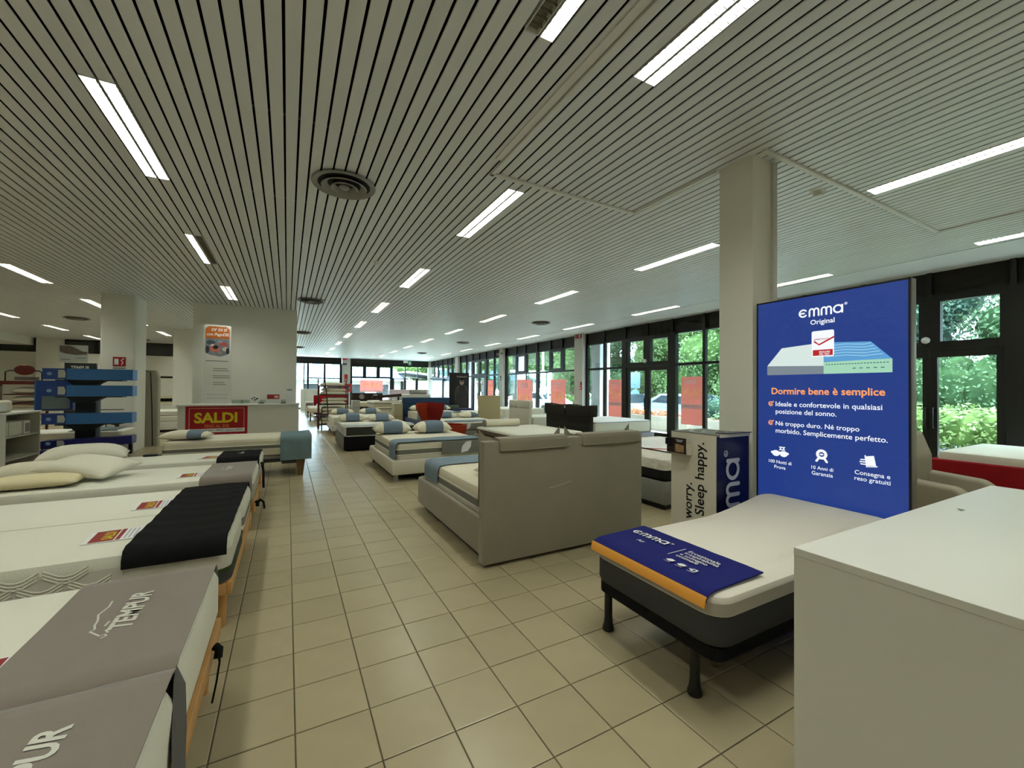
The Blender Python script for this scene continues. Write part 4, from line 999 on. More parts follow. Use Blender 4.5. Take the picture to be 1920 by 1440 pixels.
def leaf_flap(label, x0,x1,y,z0,z1,lx):
    t = thing('fabric_swatch', label, 'fabric swatch', ((x0+x1)/2,y,z0), 'grey swatches with a white leaf tag'); box('cloth_panel', x0,x1,y-.014,y,z0,z1, GREYU, t, r=.005)
    p = [(0,0),(.02,.09),(.09,.15),(.19,.16),(.18,.08),(.12,.015)]; flat('leaf_tag', [(a,b*(z1-z0)/.17) for a,b in p], (lx,y-.0145,z0+.005), (1,0,0), (0,0,1), WHITEP, t); return t
# ---- cream platform bed
def cream_bed():
    t = divan('cream leather platform bed with two banded pillows', 1.45,3.14,6.61,8.66,.10,.335, CREAMU, legs=mat('steel_leg',(150,150,148),.35,.5,metal=.7), r=.035)
    m = mattress('mattress', 'cream quilted mattress on the leather platform bed', 1.54,3.06,6.70,8.58,.22,.595, FAB_W2, FAB_W2, split=.82, rc=.07, re=.045, band=FAB_GREY, bandz=(.52,.68))
    for zz in (.40,.49): tube('cord_piping', [(1.56,6.694,zz),(3.04,6.694,zz)], .006, FAB_W, m, n=6); tube('cord_piping', [(1.534,6.72,zz),(1.534,8.5,zz)], .006, FAB_W, m, n=6)
    drape('bed_runner', 'grey-blue runner hanging over the corner of the leather bed', [(1.525,.34),(1.525,.54),(1.55,.592),(1.6,.602),(3.0,.602),(3.05,.592),(3.075,.54),(3.075,.4)], 'y', 6.69, 7.12, BLUEC, seed=33, n=12)
    leaf_flap('grey swatch with leaf tag hanging on the leather platform bed', 2.28,3.14,6.675,.38,.585,2.62)
    pillow('pillow', 'banded pillow on the leather bed, on the aisle side', (1.78,8.15,.602), .70,.46,.24, PILW, rz=-4, band=BLUEB)
    pillow('pillow', 'banded pillow on the leather bed, on the armchair side', (2.53,8.0,.602), .70,.46,.24, PILW, rz=-2, band=BLUEB)
cream_bed()
# ---- dark bed
def dark_bed():
    t = divan('dark grey box bed behind the leather platform bed', 1.16,2.84,10.25,12.2,.03,.34, GREYU, plinth=False, legs=BLACKM, r=.02, front=BLACKC)
    m = mattress('mattress', 'white mattress with a printed side on the dark box bed', 1.18,2.82,10.29,12.16,.34,.575, FAB_W, mat('pale_printed_side',(196,198,198),.85,.15,var=.12,vscale=12), split=.86, rc=.05, re=.03)
    for k in range(4): strokes('side_print', [[(.2+.16*k,.04),(.2+.16*k,.16)],[(.24+.16*k,.04),(.24+.16*k,.13)]], .02, (1.177,11.2,.36), (0,-1,0), (0,0,1), GREYP, m, lift=.003)
    q = thing('front_cover', 'dark grey cover over the foot of the dark box bed', 'bed cover', (2.0,10.27,.345)); box('cloth', 1.21,2.80,10.262,10.282,.35,.555, DGREYU, q, r=.006); box('hem', 1.21,2.80,10.258,10.264,.345,.36, W_PAINT, q)
    drape('bed_runner', 'pale blue runner folded along the dark bed foot', [(1.20,.578),(2.0,.58),(2.8,.578)], 'y', 10.32, 10.8, mat('pale_blue_cloth',(186,194,198),.9,.1,bump=.3,bscale=200,bdist=.003), seed=35, n=10)
    pillow('pillow', 'banded pillow on the dark box bed, on the aisle side', (1.52,11.75,.582), .68,.44,.22, PILW, band=BLUEB); pillow('pillow', 'banded pillow on the dark box bed, on the window side', (2.24,11.6,.582), .68,.44,.2, PILW, band=BLUEB)
dark_bed()
# ---- two single beds beyond
def twin_beds():
    for k,(x0,l,lm,lp) in enumerate(((1.22,'white single bed beside the pillow rack','white mattress of the single bed beside the pillow rack','banded pillow on the single bed beside the pillow rack'),(2.14,'white single bed beyond the dark box bed','white mattress of the single bed beyond the dark box bed','banded pillow on the single bed beyond the dark box bed'))):
        t = divan(l, x0,x0+.86,13.8,15.7,.14,.32, W_WHITE, legs=WOOD2, r=.01, group='white single beds')
        mattress('mattress', lm, x0+.03,x0+.83,13.84,15.66,.32,.56, FAB_W, FAB_W, rc=.05, re=.04)
        pillow('pillow', lp, (x0+.44,15.3,.566), .74,.42,.2, PILW, band=BLUEB)
    drape('bed_runner', 'dark folded runner on the single bed beside the pillow rack', [(1.75,.565),(1.9,.568),(2.06,.562),(2.09,.53),(2.09,.34)], 'y', 13.86,14.25, BLACKC, seed=41, n=8)
twin_beds()
# ---- pillow rack
def rack():
    RED = mat('dark_red_tube',(70,22,20),.4,.4); t = thing('pillow_rack', 'dark red tubular rack stacked with pillows by the aisle', 'rack', (1.45,16.2,0))
    x0,x1,y0,y1 = .98,1.92,16.0,16.5
    for x,y in ((x0,y0),(x1,y0),(x0,y1),(x1,y1)): tube('post', [(x,y,0),(x,y,1.82 if y == y1 else 1.55)], .018, RED, t)
    tube('front_post', [(1.06,15.8,0),(1.06,15.8,.7),(1.08,15.9,.78),(1.2,15.98,.8)], .018, BLACKM, t); tube('front_post', [(1.15,15.95,1.82),(1.22,15.95,1.2),(1.32,15.95,.0)], .018, RED, t)
    k = 0
    for z in (.16,.5,.86,1.2,1.50):
        sh = box('shelf', x0,x1,y0,y1,z-.01,z, RED, t)
        for y in (y0,y1): tube('shelf_rail', [(x0,y,z+.02),(x1+.05,y,z+.02)], .014, RED, sh)
        for q in range(2 if z < 1.4 else 1):
            pillow('pillow', 'cream pillow on the tubular rack, %s shelf from the floor, %s of its pile' % (ORD[k], ('bottom','top')[q]), (1.47+random.uniform(-.05,.05),16.25,z+.002+q*.125), .86,.46,.16, PILW, rz=random.uniform(-4,4), group='pillows on the tubular rack')
        k += 1
rack()
# ---- far end furniture
def far_things():
    t = thing('white_headboard', 'tall white headboard panel at the far end of the aisle', 'headboard', (1.3,29.8,0)); box('panel', .74,1.86,29.75,29.85,0,1.37, W_WHITE, t, r=.01); box('leg', .76,.82,29.86,29.95,0,.4, W_PAINT, t); box('leg', 1.78,1.84,29.86,29.95,0,.4, W_PAINT, t); box('seam', 1.0,1.01,29.74,29.75,.02,1.35, GREYP, t)
    t = thing('nightstand', 'small white nightstand before the tall white headboard', 'nightstand', (1.07,25.2,0)); box('body', .86,1.28,25,25.4,.06,.70, W_WHITE, t, r=.01); box('drawer', .90,1.24,24.985,25,.4,.62, GREYP, t); box('leg', .88,.92,25.02,25.06,0,.06, W_PAINT, t); box('leg', 1.22,1.26,25.02,25.06,0,.06, W_PAINT, t)
    t = thing('bench', 'cream upholstered bench on black legs by the aisle', 'bench', (1.1,21.2,0)); box('seat', .84,1.34,20.0,22.6,.36,.58, CREAMU, t, r=.05, seg=3)
    for x in (.9,1.28):
        for y in (20.06,22.5): box('leg', x-.025,x+.025,y-.025,y+.025,0,.365, BLACKM, t)
    RU = mat('red_upholstery',(150,20,30),.85,.15)
    t = thing('upholstered_bed', 'bright red bed with a low headboard behind the pillow rack', 'bed', (2.07,23,0)); box('headboard', 1.22,2.93,24.0,24.12,.05,1.06, RU, t, r=.03); box('base', 1.3,2.85,22.1,24.0,.1,.42, mat('dark_red_upholstery',(84,18,20),.85,.15), t, r=.03); 
    for x in (1.4,2.7): box('leg', x,x+.06,22.2,22.26,0,.11, BLACKM, t)
    mattress('mattress', 'white mattress on the bright red bed', 1.34,2.81,22.2,23.95,.42,.62, FAB_W, FAB_W)
    t = thing('bedside_cabinet', 'tall pale grey bedside cabinet beyond the white single beds', 'cabinet', (2.77,20.2,0)); box('body', 2.6,2.93,20,20.4,.0,.87, mat('pale_grey_laminate',(168,166,158),.5,.3), t, r=.006); box('drawer_gap', 2.6,2.93,19.996,20,.55,.56, INK, t); box('top', 2.59,2.94,19.99,20.41,.87,.885, W_WHITE, t)
    BR = mat('dark_brown_upholstery',(52,42,38),.85,.15)
    t = thing('upholstered_bed', 'dark brown bed with two round headboard cushions at the far end', 'bed', (4.3,25.5,0)); hb = box('headboard', 3.40,5.19,26.4,26.55,.1,1.15, BR, t, r=.02); box('base', 3.5,5.1,24.4,26.4,.08,.40, BR, t, r=.03); box('plinth', 3.6,5.0,24.5,26.3,0,.1, BLACKM, t)
    for x in (3.95,4.75): cyl('round_cushion', (x,26.39,.93), (x,26.28,.93), .16, .13, mat('grey_cushion',(130,124,124),.9), hb, n=20)
    mattress('mattress', 'cream mattress on the dark brown bed', 3.55,5.05,24.45,26.35,.4,.66, FAB_W2, FAB_W2)
    drape('bed_runner', 'dark brown runner with a white label on the cream stacked mattress', [(3.83,.80),(3.86,.885),(4.3,.9),(4.66,.885)], 'y', 19.7,20.3, BR, seed=43, n=6)
    mattress('mattress', 'cream stacked mattress under the dark brown runner, upper one', 3.45,5.0,19.6,21.4,.64,.86, FAB_W2, FAB_W2, band=FAB_GREY); mattress('mattress', 'cream stacked mattress under the dark brown runner, lower one', 3.5,5.0,19.62,21.4,.40,.63, FAB_W2, FAB_W2, band=FAB_GREY)
    divan('cream box bed carrying two stacked mattresses', 3.45,5.02,19.58,21.45,.06,.40, CREAMU, plinth=True)
    t = thing('shelf_board', 'dark brown tilted board above the stacked mattresses', 'board', (4.5,21.7,.9)); box('board', 3.75,5.2,21.6,21.75,.98,1.12, BR, t, rot=RY(-5)); box('post', 3.85,3.92,21.6,21.68,0,.97, BR, t); box('post', 5.0,5.07,21.6,21.68,0,1.02, BR, t)
    t = thing('storage_cabinet', 'pale pink low cabinet before the far window', 'cabinet', (7.3,28.2,0)); PK = mat('pale_pink_laminate',(196,172,178),.5,.3); box('body', 5.95,8.6,28,28.5,0,1.33, PK, t, r=.01); box('top', 5.93,8.62,27.98,28.52,1.33,1.36, W_WHITE, t)
    for x in (6.8,7.7): box('door_gap', x,x+.008,27.996,28,.05,1.3, GREYP, t)
    divan('white box bed carrying the rolled mattress', 5.2,6.85,21.9,23.9,.08,.85, CREAMU, plinth=True)
    mattress('mattress', 'grey-white mattress on the bed before the pink cabinet', 5.22,6.83,21.92,23.85,.85,1.13, mat('grey_white_fabric',(184,182,174),.9), mat('grey_white_fabric'), rc=.05)
    t = thing('rolled_mattress', 'rolled grey mattress lying on the white box bed', 'mattress', (6.3,22.4,1.135)); cyl('roll', (5.84,22.4,1.262), (6.74,22.4,1.262), .125, .125, mat('grey_roll_fabric',(150,148,140),.9), t, n=20); cyl('roll_end', (5.83,22.4,1.262), (5.84,22.4,1.262), .08, .1, CHAR, t, n=16)
far_things()
# ---- blue bed, cabinet, beds of the second row
def second_row():
    BL = mat('navy_blue_upholstery',(44,66,92),.88,.15,bump=.3,bscale=250,bdist=.002); BL2 = mat('slate_blue_upholstery',(84,94,116),.88,.15,bump=.3,bscale=250,bdist=.002)
    t = divan('navy blue upholstered bed with a wide headboard', 3.78,5.42,13.2,15.2,.05,.42, BL2, plinth=True); hb = box('headboard', 3.70,5.48,15.2,15.32,.05,1.125, BL, t, r=.015); box('headboard_band', 3.70,5.48,15.19,15.2,.95,.955, BL2, hb)
    mattress('mattress', 'cream quilted mattress on the navy blue bed', 3.86,5.34,13.28,15.15,.34,.66, FAB_W2, FAB_W2, split=.82)
    drape('bed_runner', 'grey-blue runner over the side of the navy bed', [(3.845,.44),(3.845,.6),(3.87,.66),(3.92,.668),(5.28,.668),(5.34,.655),(5.36,.6),(5.36,.44)], 'y', 13.3,13.75, BLUEC, seed=51, n=8)
    pillow('pillow', 'banded pillow on the navy bed, nearer the aisle', (4.2,14.8,.67), .68,.4,.2, PILW, band=BLUEB); pillow('pillow', 'banded pillow on the navy bed, nearer the window', (5.0,14.8,.67), .68,.4,.2, PILW, band=BLUEB)
    t = thing('bedside_cabinet', 'narrow beige cabinet at the end of the navy headboard', 'cabinet', (3.5,15.3,0)); BG = mat('beige_laminate',(170,158,128),.55,.3); box('body', 3.38,3.68,15.1,15.55,0,.90, BG, t, r=.006); box('top', 3.37,3.69,15.09,15.56,.9,.92, W_WHITE, t); box('door_gap', 3.38,3.68,15.096,15.1,.45,.455, INK, t)
    # striped-runner bed with leaf swatch
    divan('grey box bed with a leaf-tagged swatch in the second row', 3.75,5.32,10.32,12.45,.06,.36, GREYU, plinth=True)
    mattress('mattress', 'white mattress on the grey box bed of the second row', 3.78,5.29,10.36,12.4,.36,.575, FAB_W, FAB_W2, band=FAB_GREY)
    leaf_flap('grey swatch with leaf tag hanging on the second row bed', 3.80,5.25,10.345,.375,.55,4.15)
    drape('bed_runner', 'pale grey-blue runner spread over the second row grey bed', [(3.79,.57),(3.83,.58),(4.6,.582),(5.26,.58),(5.3,.565),(5.32,.52)], 'y', 10.4,10.95, BLUEC, seed=53, n=8)
    pillow('pillow', 'banded pillow behind the armchair on the grey box bed', (4.2,12.05,.582), .66,.4,.18, PILW, band=BLUEB); pillow('pillow', 'cream and blue pillow beside the beige headboard', (4.92,12.0,.582), .66,.4,.17, PILW, band=BLUEB, bandw=(.6,.95))
    # beige bed with the roll cushion
    divan('beige low bed with a roll cushion in the second row', 3.95,5.7,7.15,9.25,.06,.40, LINEN, plinth=True)
    mattress('mattress', 'white mattress under the roll cushion', 4.0,5.66,7.2,9.2,.40,.565, FAB_W, mat('brown_border',(96,84,70),.85), rc=.05, split=.7)
    t = thing('roll_cushion', 'cream roll cushion at the head of the beige low bed', 'cushion', (4.6,8.95,.57)); cyl('roll', (4.12,8.95,.66), (5.02,8.95,.66), .09,.09, PILW, t, n=18); cyl('end_cap', (4.08,8.95,.66), (4.121,8.95,.66), .07,.09, mat('brown_grey_cap',(140,130,112),.9), t, n=18)
    # free-standing headboards with their beds behind them
    t = thing('upholstered_bed', 'beige bed with a tall plain headboard turned to the viewer', 'bed', (6.2,13.3,0)); BGE = mat('sand_upholstery',(176,160,122),.9,.12,bump=.3,bscale=300,bdist=.002); box('headboard', 5.84,6.66,13.2,13.3,.05,1.235, BGE, t, r=.012); box('base', 5.86,6.64,13.3,15.2,.1,.4, BGE, t, r=.02)
    for x in (5.9,6.54): box('leg', x,x+.06,13.35,13.41,0,.11, BLACKM, t)
    mattress('mattress', 'white mattress behind the tall beige headboard', 5.88,6.62,13.35,15.15,.4,.62, FAB_W, FAB_W)
    t = thing('upholstered_bed', 'cream bed with a two-cushion headboard seen from behind', 'bed', (7,10.6,0)); hb = box('headboard', 5.95,6.05,10.0,11.2,.05,1.12, CREAMU, t, r=.02); box('base', 6.05,8.0,10.02,11.18,.1,.4, CREAMU, t, r=.02)
    for a,b in ((10.02,10.59),(10.61,11.18)): box('head_cushion', 5.935,6.10,a,b,.93,1.15, CREAMU, hb, r=.03, seg=3)
    for y in (10.06,11.08): box('leg', 7.85,7.91,y,y+.06,0,.11, BLACKM, t); box('leg', 6.1,6.16,y,y+.06,0,.11, BLACKM, t)
    mattress('mattress', 'white mattress on the cream two-cushion bed', 6.1,7.98,10.06,11.14,.4,.68, FAB_W, FAB_W)
    BK = mat('charcoal_upholstery',(46,44,38),.92,.1,bump=.3,bscale=250,bdist=.002)
    t = thing('upholstered_bed', 'charcoal bed whose headboard carries two soft cushions', 'bed', (7,8.1,0)); hb = prism('headboard', [(7.28,.05),(8.97,.05),(9.0,1.03),(7.25,1.03)], 5.86,5.98, 'x', BK, t, r=.015); box('base', 5.98,7.95,7.32,8.93,.1,.45, mat('lavender_grey_upholstery',(150,150,160),.9), t, r=.04)
    for a,b,lean in ((7.2,8.1,.03),(8.13,9.02,0)):
        prism('head_cushion', [(a+.02,.86),(b-.02,.86),(b,1.0),(b-.005,1.135),(b-.12,1.10),((a+b)/2,1.085),(a+.12,1.095),(a+.005,1.13),(a,1.0)], 5.82,6.06, 'x', BK, hb, r=.02)
    box('cushion_tag', 5.808,5.82,8.105,8.125,1.03,1.10, WHITEP, hb)
    for x in (6.05,7.8):
        for y in (7.4,8.8): box('leg', x,x+.07,y,y+.07,0,.11, BLACKM, t)
    mattress('mattress', 'thick white mattress on the charcoal headboard bed by the door', 6.06,7.85,7.34,8.9,.45,.74, mat('bright_white_quilt',(226,228,228),.9,.12,bump=.5,bscale=18,bdist=.01), FAB_W, pipe=GREYP, band=None)
    # bed half hidden by the carton
    t = divan('grey box bed with dark upper border beside the carton', 4.03,6.05,3.55,5.5,.07,.355, GREYU, plinth=True)
    mattress('mattress', 'cream tufted mattress with a black lower border beside the carton', 4.035,6.04,3.56,5.48,.358,.63, mat('tufted_cream_fabric',(214,208,194),.9,.12,bump=.9,bscale=9,btype='voronoi',bdist=.03), mat('black_border',(36,36,34),.9,.1), split=.5, rc=.08, re=.05)
    t = thing('leaflet_mat', 'white printed leaflet mat with a red stripe on the tufted mattress', 'leaflet', (5.0,4.3,.64)); box('sheet', 4.5,5.8,3.75,5.2,.640,.648, WHITEP, t); box('dark_edge', 4.49,4.5,3.75,5.2,.637,.65, INK, t); flat('red_stripe', [(0,.0),(.25,.25),(.40,.25),(.15,0)], (4.5,4.35,.6485), (0,-1,0), (1,0,0), mat('brick_red_print',(168,92,80),.6), t)
    for k in range(5): strokes('print_line', [[(.1+.02*k,.3+.16*k),(.8,.3+.16*k)]], .03, (4.5,5.1,.6485), (0,-1,0), (1,0,0), mat('pale_grey_line',(190,196,196),.7), t)
    # white bed by the window
    divan('white bed beside the window beyond the beige headboard', 7.3,9.2,14.2,16.0,.08,.40, W_WHITE, plinth=True); mattress('mattress', 'white mattress beside the window beyond the beige headboard', 7.32,9.18,14.22,15.98,.4,.70, FAB_W, FAB_W)
second_row()
# ---- wing armchair
def wing_chair():
    RU = mat('rust_red_upholstery',(150,50,26),.85,.15,bump=.25,bscale=250,bdist=.002); RU2 = mat('rust_red_lining',(118,26,18),.85,.15)
    t = thing('wing_armchair', 'rust red wing armchair behind the leather bed', 'armchair', (3.3,9.55,0))
    cx,cy = 3.25,9.6
    def shell(name, levels, a0, a1, m, th=.06, n=18):
        v = []; f = []; K = len(levels)
        for side in (0,1):
            for z,r,ox,sq in levels:
                for i in range(n+1):
                    a = math.radians(a0+(a1-a0)*i/n); rr = r-(th if side else 0)
                    v.append((cx+ox+rr*math.cos(a)*sq, cy+rr*math.sin(a), z))
        o = K*(n+1)
        for k in range(K-1):
            for i in range(n):
                q = (k*(n+1)+i, k*(n+1)+i+1, (k+1)*(n+1)+i+1, (k+1)*(n+1)+i); f.append(q); f.append(tuple(o+j for j in reversed(q)))
            f.append((k*(n+1), (k+1)*(n+1), o+(k+1)*(n+1), o+k*(n+1))); f.append((k*(n+1)+n, o+k*(n+1)+n, o+(k+1)*(n+1)+n, (k+1)*(n+1)+n))
        for i in range(n):
            f.append((i, o+i, o+i+1, i+1)); b = (K-1)*(n+1); f.append((b+i, b+i+1, o+b+i+1, o+b+i))
        return mk(name, v, f, m, t, smooth=60)
    shell('back_shell', [(.40,.20,-.2,1),(.55,.20,-.2,1),(.72,.23,-.22,1.05),(.9,.29,-.22,1.15),(1.05,.32,-.22,1.2),(1.12,.31,-.22,1.2)], 95, 275, RU)
    shell('wing', [(.68,.24,-.2,1.05),(.85,.30,-.2,1.2),(1.0,.345,-.2,1.3),(1.10,.35,-.19,1.3),(1.135,.335,-.19,1.3)], 238, 292, RU2, th=.05, n=8); shell('wing', [(.68,.24,-.2,1.05),(.85,.30,-.2,1.2),(1.0,.345,-.2,1.3),(1.10,.35,-.19,1.3),(1.135,.335,-.19,1.3)], 68, 122, RU2, th=.05, n=8)
    shell('seat_shell', [(.26,.36,.1,1),(.34,.44,.12,1.05),(.46,.46,.14,1.08),(.6,.46,.14,1.1)], 15, 345, RU)
    lathe('seat_cushion', (cx+.14,cy,.3), [(.30,0),(.37,.03),(.38,.1),(.33,.14)], RU2, t, n=24)
    lathe('pedestal', (cx+.1,cy,0), [(.26,0),(.26,.02),(.05,.04),(.05,.28)], mat('steel_leg'), t, n=20)
wing_chair()
# ---- banner
def banner():
    t = thing('display_banner', 'tall black banner printed with a figure near the window', 'banner', (6.58,17,0)); K = mat('black_banner_print',(30,26,25),.35,.35,var=.2,vscale=4)
    box('panel', 6.13,7.03,17.0,17.05,.05,2.155, K, t, r=.004); box('foot', 6.2,6.96,16.9,17.2,0,.05, BLACKM, t)
    o = (6.13,16.999,.05); xd=(1,0,0); zd=(0,0,1); G = mat('figure_grey_print',(92,84,78),.5); SK = mat('figure_pale_print',(172,150,136),.5)
    flat('figure_torso', [(.25,.0),(.25,.7),(.28,1.35),(.36,1.5),(.5,1.56),(.62,1.57),(.76,1.5),(.83,1.35),(.86,.7),(.84,.0),(.6,.0)], o, xd, zd, mat('figure_dark_print',(50,44,42),.5,var=.3,vscale=6), t)
    strokes('figure_outline', [[(.27,.9),(.28,1.3),(.36,1.5),(.48,1.54)],[(.66,1.53),(.78,1.48),(.84,1.2)],[(.36,1.2),(.4,1.5)]], .03, o, xd, zd, G, t, lift=.0016)
    flat('figure_head', ellipse(.56,1.72,.105,.15,16), o, xd, zd, SK, t, lift=.002); flat('figure_hair', ellipse(.56,1.83,.115,.06,14)+[], o, xd, zd, INK, t, lift=.0024); flat('figure_shadow', [(.46,1.72),(.66,1.72),(.64,1.76),(.48,1.76)], o, xd, zd, INK, t, lift=.0026); flat('figure_mouth', [(.53,1.64),(.60,1.64),(.57,1.66)], o, xd, zd, mat('figure_lip_print',(120,80,74),.5), t, lift=.0026)
    text('title', 'THERAPY', (6.13+.56,16.998,1.98), xd, zd, SK, t, w=.5, h=.07, bold=.02, align='C', lift=.002)
    t = thing('bench', 'purple upholstered bench before the black banner', 'bench', (6.4,16.4,0)); PU = mat('purple_upholstery',(62,56,92),.88); box('seat', 5.95,6.95,16.2,16.7,.12,.64, PU, t, r=.04); box('plinth', 6.0,6.9,16.25,16.65,0,.12, BLACKM, t)
    for k,(c,l) in enumerate((((70,92,74),'green folded blanket on the purple bench, lower one'),((92,108,88),'green folded blanket on the purple bench, upper one'))):
        q = thing('folded_blanket', l, 'blanket', (6.1,16.4,.64+.07*k), 'green folded blankets'); box('fold', 5.9,6.3,16.25,16.55,.642+.07*k,.675+.07*k, mat('blanket_%d'%k,c,.9), q, r=.012); box('fold', 5.91,6.29,16.26,16.55,.676+.07*k,.708+.07*k, mat('blanket_%d'%k,c,.9), q, r=.012)
banner()
# ---- right side by the near window
def window_corner():
    RU = mat('deep_red_upholstery',(128,20,24),.9,.12,bump=.25,bscale=250,bdist=.002)
    t = thing('upholstered_bed', 'deep red upholstered bed along the near window', 'bed', (8.5,1.2,0)); box('side_rail', 7.5,7.6,-.9,2.3,.06,.60, RU, t, r=.03); box('foot_rail', 7.55,9.45,2.2,2.3,.06,.58, RU, t, r=.03); box('side_rail', 9.35,9.45,-.9,2.25,.06,.58, RU, t, r=.03); box('plinth', 7.65,9.3,-.8,2.2,0,.1, BLACKM, t)
    mattress('mattress', 'white mattress on the deep red bed by the near window', 7.61,9.34,-.85,2.19,.12,.70, FAB_W, FAB_W, rc=.08)
    BG = mat('warm_grey_chair_fabric',(150,142,124),.92,.12,bump=.3,bscale=250,bdist=.002,var=.04)
    t = thing('armchair', 'warm grey armchair half hidden behind the backlit panel', 'armchair', (5.75,1.75,0))
    prism('arm', [(1.32,.12),(2.0,.12),(2.0,.64),(1.42,.60),(1.34,.54)], 5.33,5.52, 'x', BG, t, r=.035, seg=3); prism('arm', [(1.32,.12),(2.0,.12),(2.0,.64),(1.42,.60),(1.34,.54)], 6.05,6.24, 'x', BG, t, r=.035, seg=3)
    prism('backrest', [(1.80,.35),(2.02,.3),(2.08,.95),(1.98,1.06),(1.88,1.04),(1.80,.8)], 5.40,6.17, 'x', BG, t, r=.04, seg=3); box('seat', 5.52,6.05,1.36,1.8,.2,.45, BG, t, r=.05, seg=3)
    for x in (5.4,6.12):
        for y in (1.38,1.92): box('leg', x,x+.05,y,y+.05,0,.13, BLACKM, t)
window_corner()

# ================================================================== THE OTHER SIDE OF THE SHOP
def left_zone():
    # low shelf unit
    t = thing('shelf_unit', 'pale laminate shelf unit with boxed pillows beside the beds', 'shelf unit', (-3.85,9.3,0)); PL = mat('pale_laminate',(176,174,160),.55,.3)
    x0,x1,y0,y1,h = -4.15,-3.6,8.82,9.80,1.06
    box('side_panel', x0,x1,y0-.0,y0+.025,0,h-.02, PL, t); box('side_panel', x0,x1,y1-.025,y1,0,h-.02, PL, t); box('back_panel', x0,x0+.015,y0+.025,y1-.025,0,h-.02, PL, t); box('top', x0-.01,x1+.012,y0-.15,y1+.01,h-.02,h+.006, W_WHITE, t)
    for z in (.06,.37,.71): box('shelf', x0+.015,x1-.005,y0+.025,y1-.025,z-.02,z, PL, t)
    box('end_post', x0,x1+.004,y0-.14,y0,0,h-.02, W_WHITE, t)
    BX = mat('white_box_card',(196,194,180),.7,.2,var=.04)
    for k,(a,b,l) in enumerate(((8.87,9.0,'slim white pillow box on the laminate shelf, nearest'),(9.02,9.36,'wide white pillow box in the middle of the laminate shelf'),(9.42,9.6,'white pillow box at the far end of the laminate shelf'))):
        q = thing('pillow_box', l, 'box', (-3.8,(a+b)/2,.71), 'white pillow boxes on the shelf'); box('carton', -4.05,-3.64,a,b,.711,.92, BX, q, r=.008); box('window', -3.6395,-3.638,a+.03,b-.03,.74,.88, GREYP if k == 2 else BX, q)
    q = thing('pillow_box', 'white pillow package on top of the laminate shelf', 'box', (-3.9,8.95,1.066)); box('carton', -4.15,-3.68,8.7,9.22,1.067,1.25, PILW, q, r=.04, seg=3); box('label', -3.679,-3.677,8.85,9.05,1.1,1.2, WHITEP, q)
    # tiered display of blue pillow boxes
    DB = mat('bright_blue_card',(52,104,160),.45,.35,var=.04); DB2 = mat('royal_blue_card',(38,66,130),.45,.35); NV = mat('dark_navy_card',(22,26,92),.45,.35); PS = mat('dark_teal_post',(34,44,48),.5,.3)
    t = thing('display_stand', 'dark tiered display stand for blue pillow boxes', 'display stand', (-3.3,10.7,0)); box('post', -3.45,-3.16,10.6,10.85,0,1.78, PS, t, r=.02); box('foot', -3.8,-2.7,10.45,10.95,0,.05, PS, t, r=.01)
    for z in (1.585,1.285,.785,.38): box('tray', -3.62,-2.72,10.33,10.59,z-.02,z-.002, BLACKM, t); prism('bracket', [(-3.5,z-.02),(-3.0,z-.02),(-3.16,z-.12),(-3.4,z-.12)], 10.42,10.6, 'y', PS, t)
    for k,(z,h,m,m2,l) in enumerate(((1.585,.20,DB,DB2,'bright blue pillow box on the top tier of the stand'),(1.285,.20,DB,DB2,'bright blue pillow box on the second tier of the stand'),(.785,.19,DB,DB2,'bright blue pillow box on the third tier of the stand'),(.375,.15,NV,NV,'dark navy pillow box on the lowest tier of the stand'))):
        q = thing('pillow_box', l, 'box', (-3.1,10.45,z), 'blue pillow boxes on the tiered stand'); tilt = RY(-2.0 if k == 3 else 0)
        box('carton', -3.47,-2.57,10.32,10.585,z,z+h, m, q, rot=tilt); e = box('printed_end', -3.78,-3.47,10.318,10.585,z+.005,z+h-.002, m2, q, rot=tilt, piv=(-3.02,10.45,z+h/2))
        flat('pillow_picture', [(.2,.03),(.29,.03),(.3,h*.5),(.28,h-.03),(.2,h-.03)], (-3.78,10.316,z+.003), (1,0,0), (0,0,1), mat('pillow_photo_print',(176,178,170),.5), e); flat('emblem', ellipse(.09,h*.5,.035,.03,12), (-3.78,10.316,z+.003), (1,0,0), (0,0,1), mat('pale_blue_print',(130,160,196),.5), e)
    q = thing('pillow_box', 'tall blue pillow carton standing upright behind the tiers', 'box', (-4.0,10.9,1.0)); box('carton', -4.1,-3.6,10.98,11.1,1.02,1.57, DB2, q); box('side', -4.12,-4.1,10.98,11.1,1.02,1.57, DB, q); flat('print', [(.08,.02),(.46,.02),(.46,.3),(.08,.3)], (-4.1,10.979,1.02), (1,0,0), (0,0,1), mat('grey_teal_print',(110,124,122),.5), q)
    sb = box('shelf_plate', -4.15,-2.9,10.96,11.15,1.0,1.015, GREYP, t)
    q = thing('pillow_box', 'dark navy pillow box on the floor beside the stand', 'box', (-3.75,10.3,0)); box('carton', -3.95,-3.2,10.15,10.42,.0,.34, NV, q); flat('emblem', ellipse(.12,.24,.05,.025,12), (-3.85,10.149,0), (1,0,0), (0,0,1), mat('silver_print'), q)
    # bed behind the stand
    t = divan('low bed on dark legs in front of the round-edged pillar', -4.95,-2.93,11.2,12.1,.28,.40, GREYU, legs=BLACKM, r=.01)
    mattress('mattress', 'white mattress in front of the round-edged pillar', -4.95,-2.94,11.22,12.08,.40,.575, FAB_W, FAB_W2); drape('bed_runner', 'dark teal runner on the bed before the pillar', [(11.25,.58),(11.6,.583),(12.05,.58)], 'x', -3.75,-3.05, mat('teal_grey_cloth',(92,106,106),.9), seed=61, n=8)
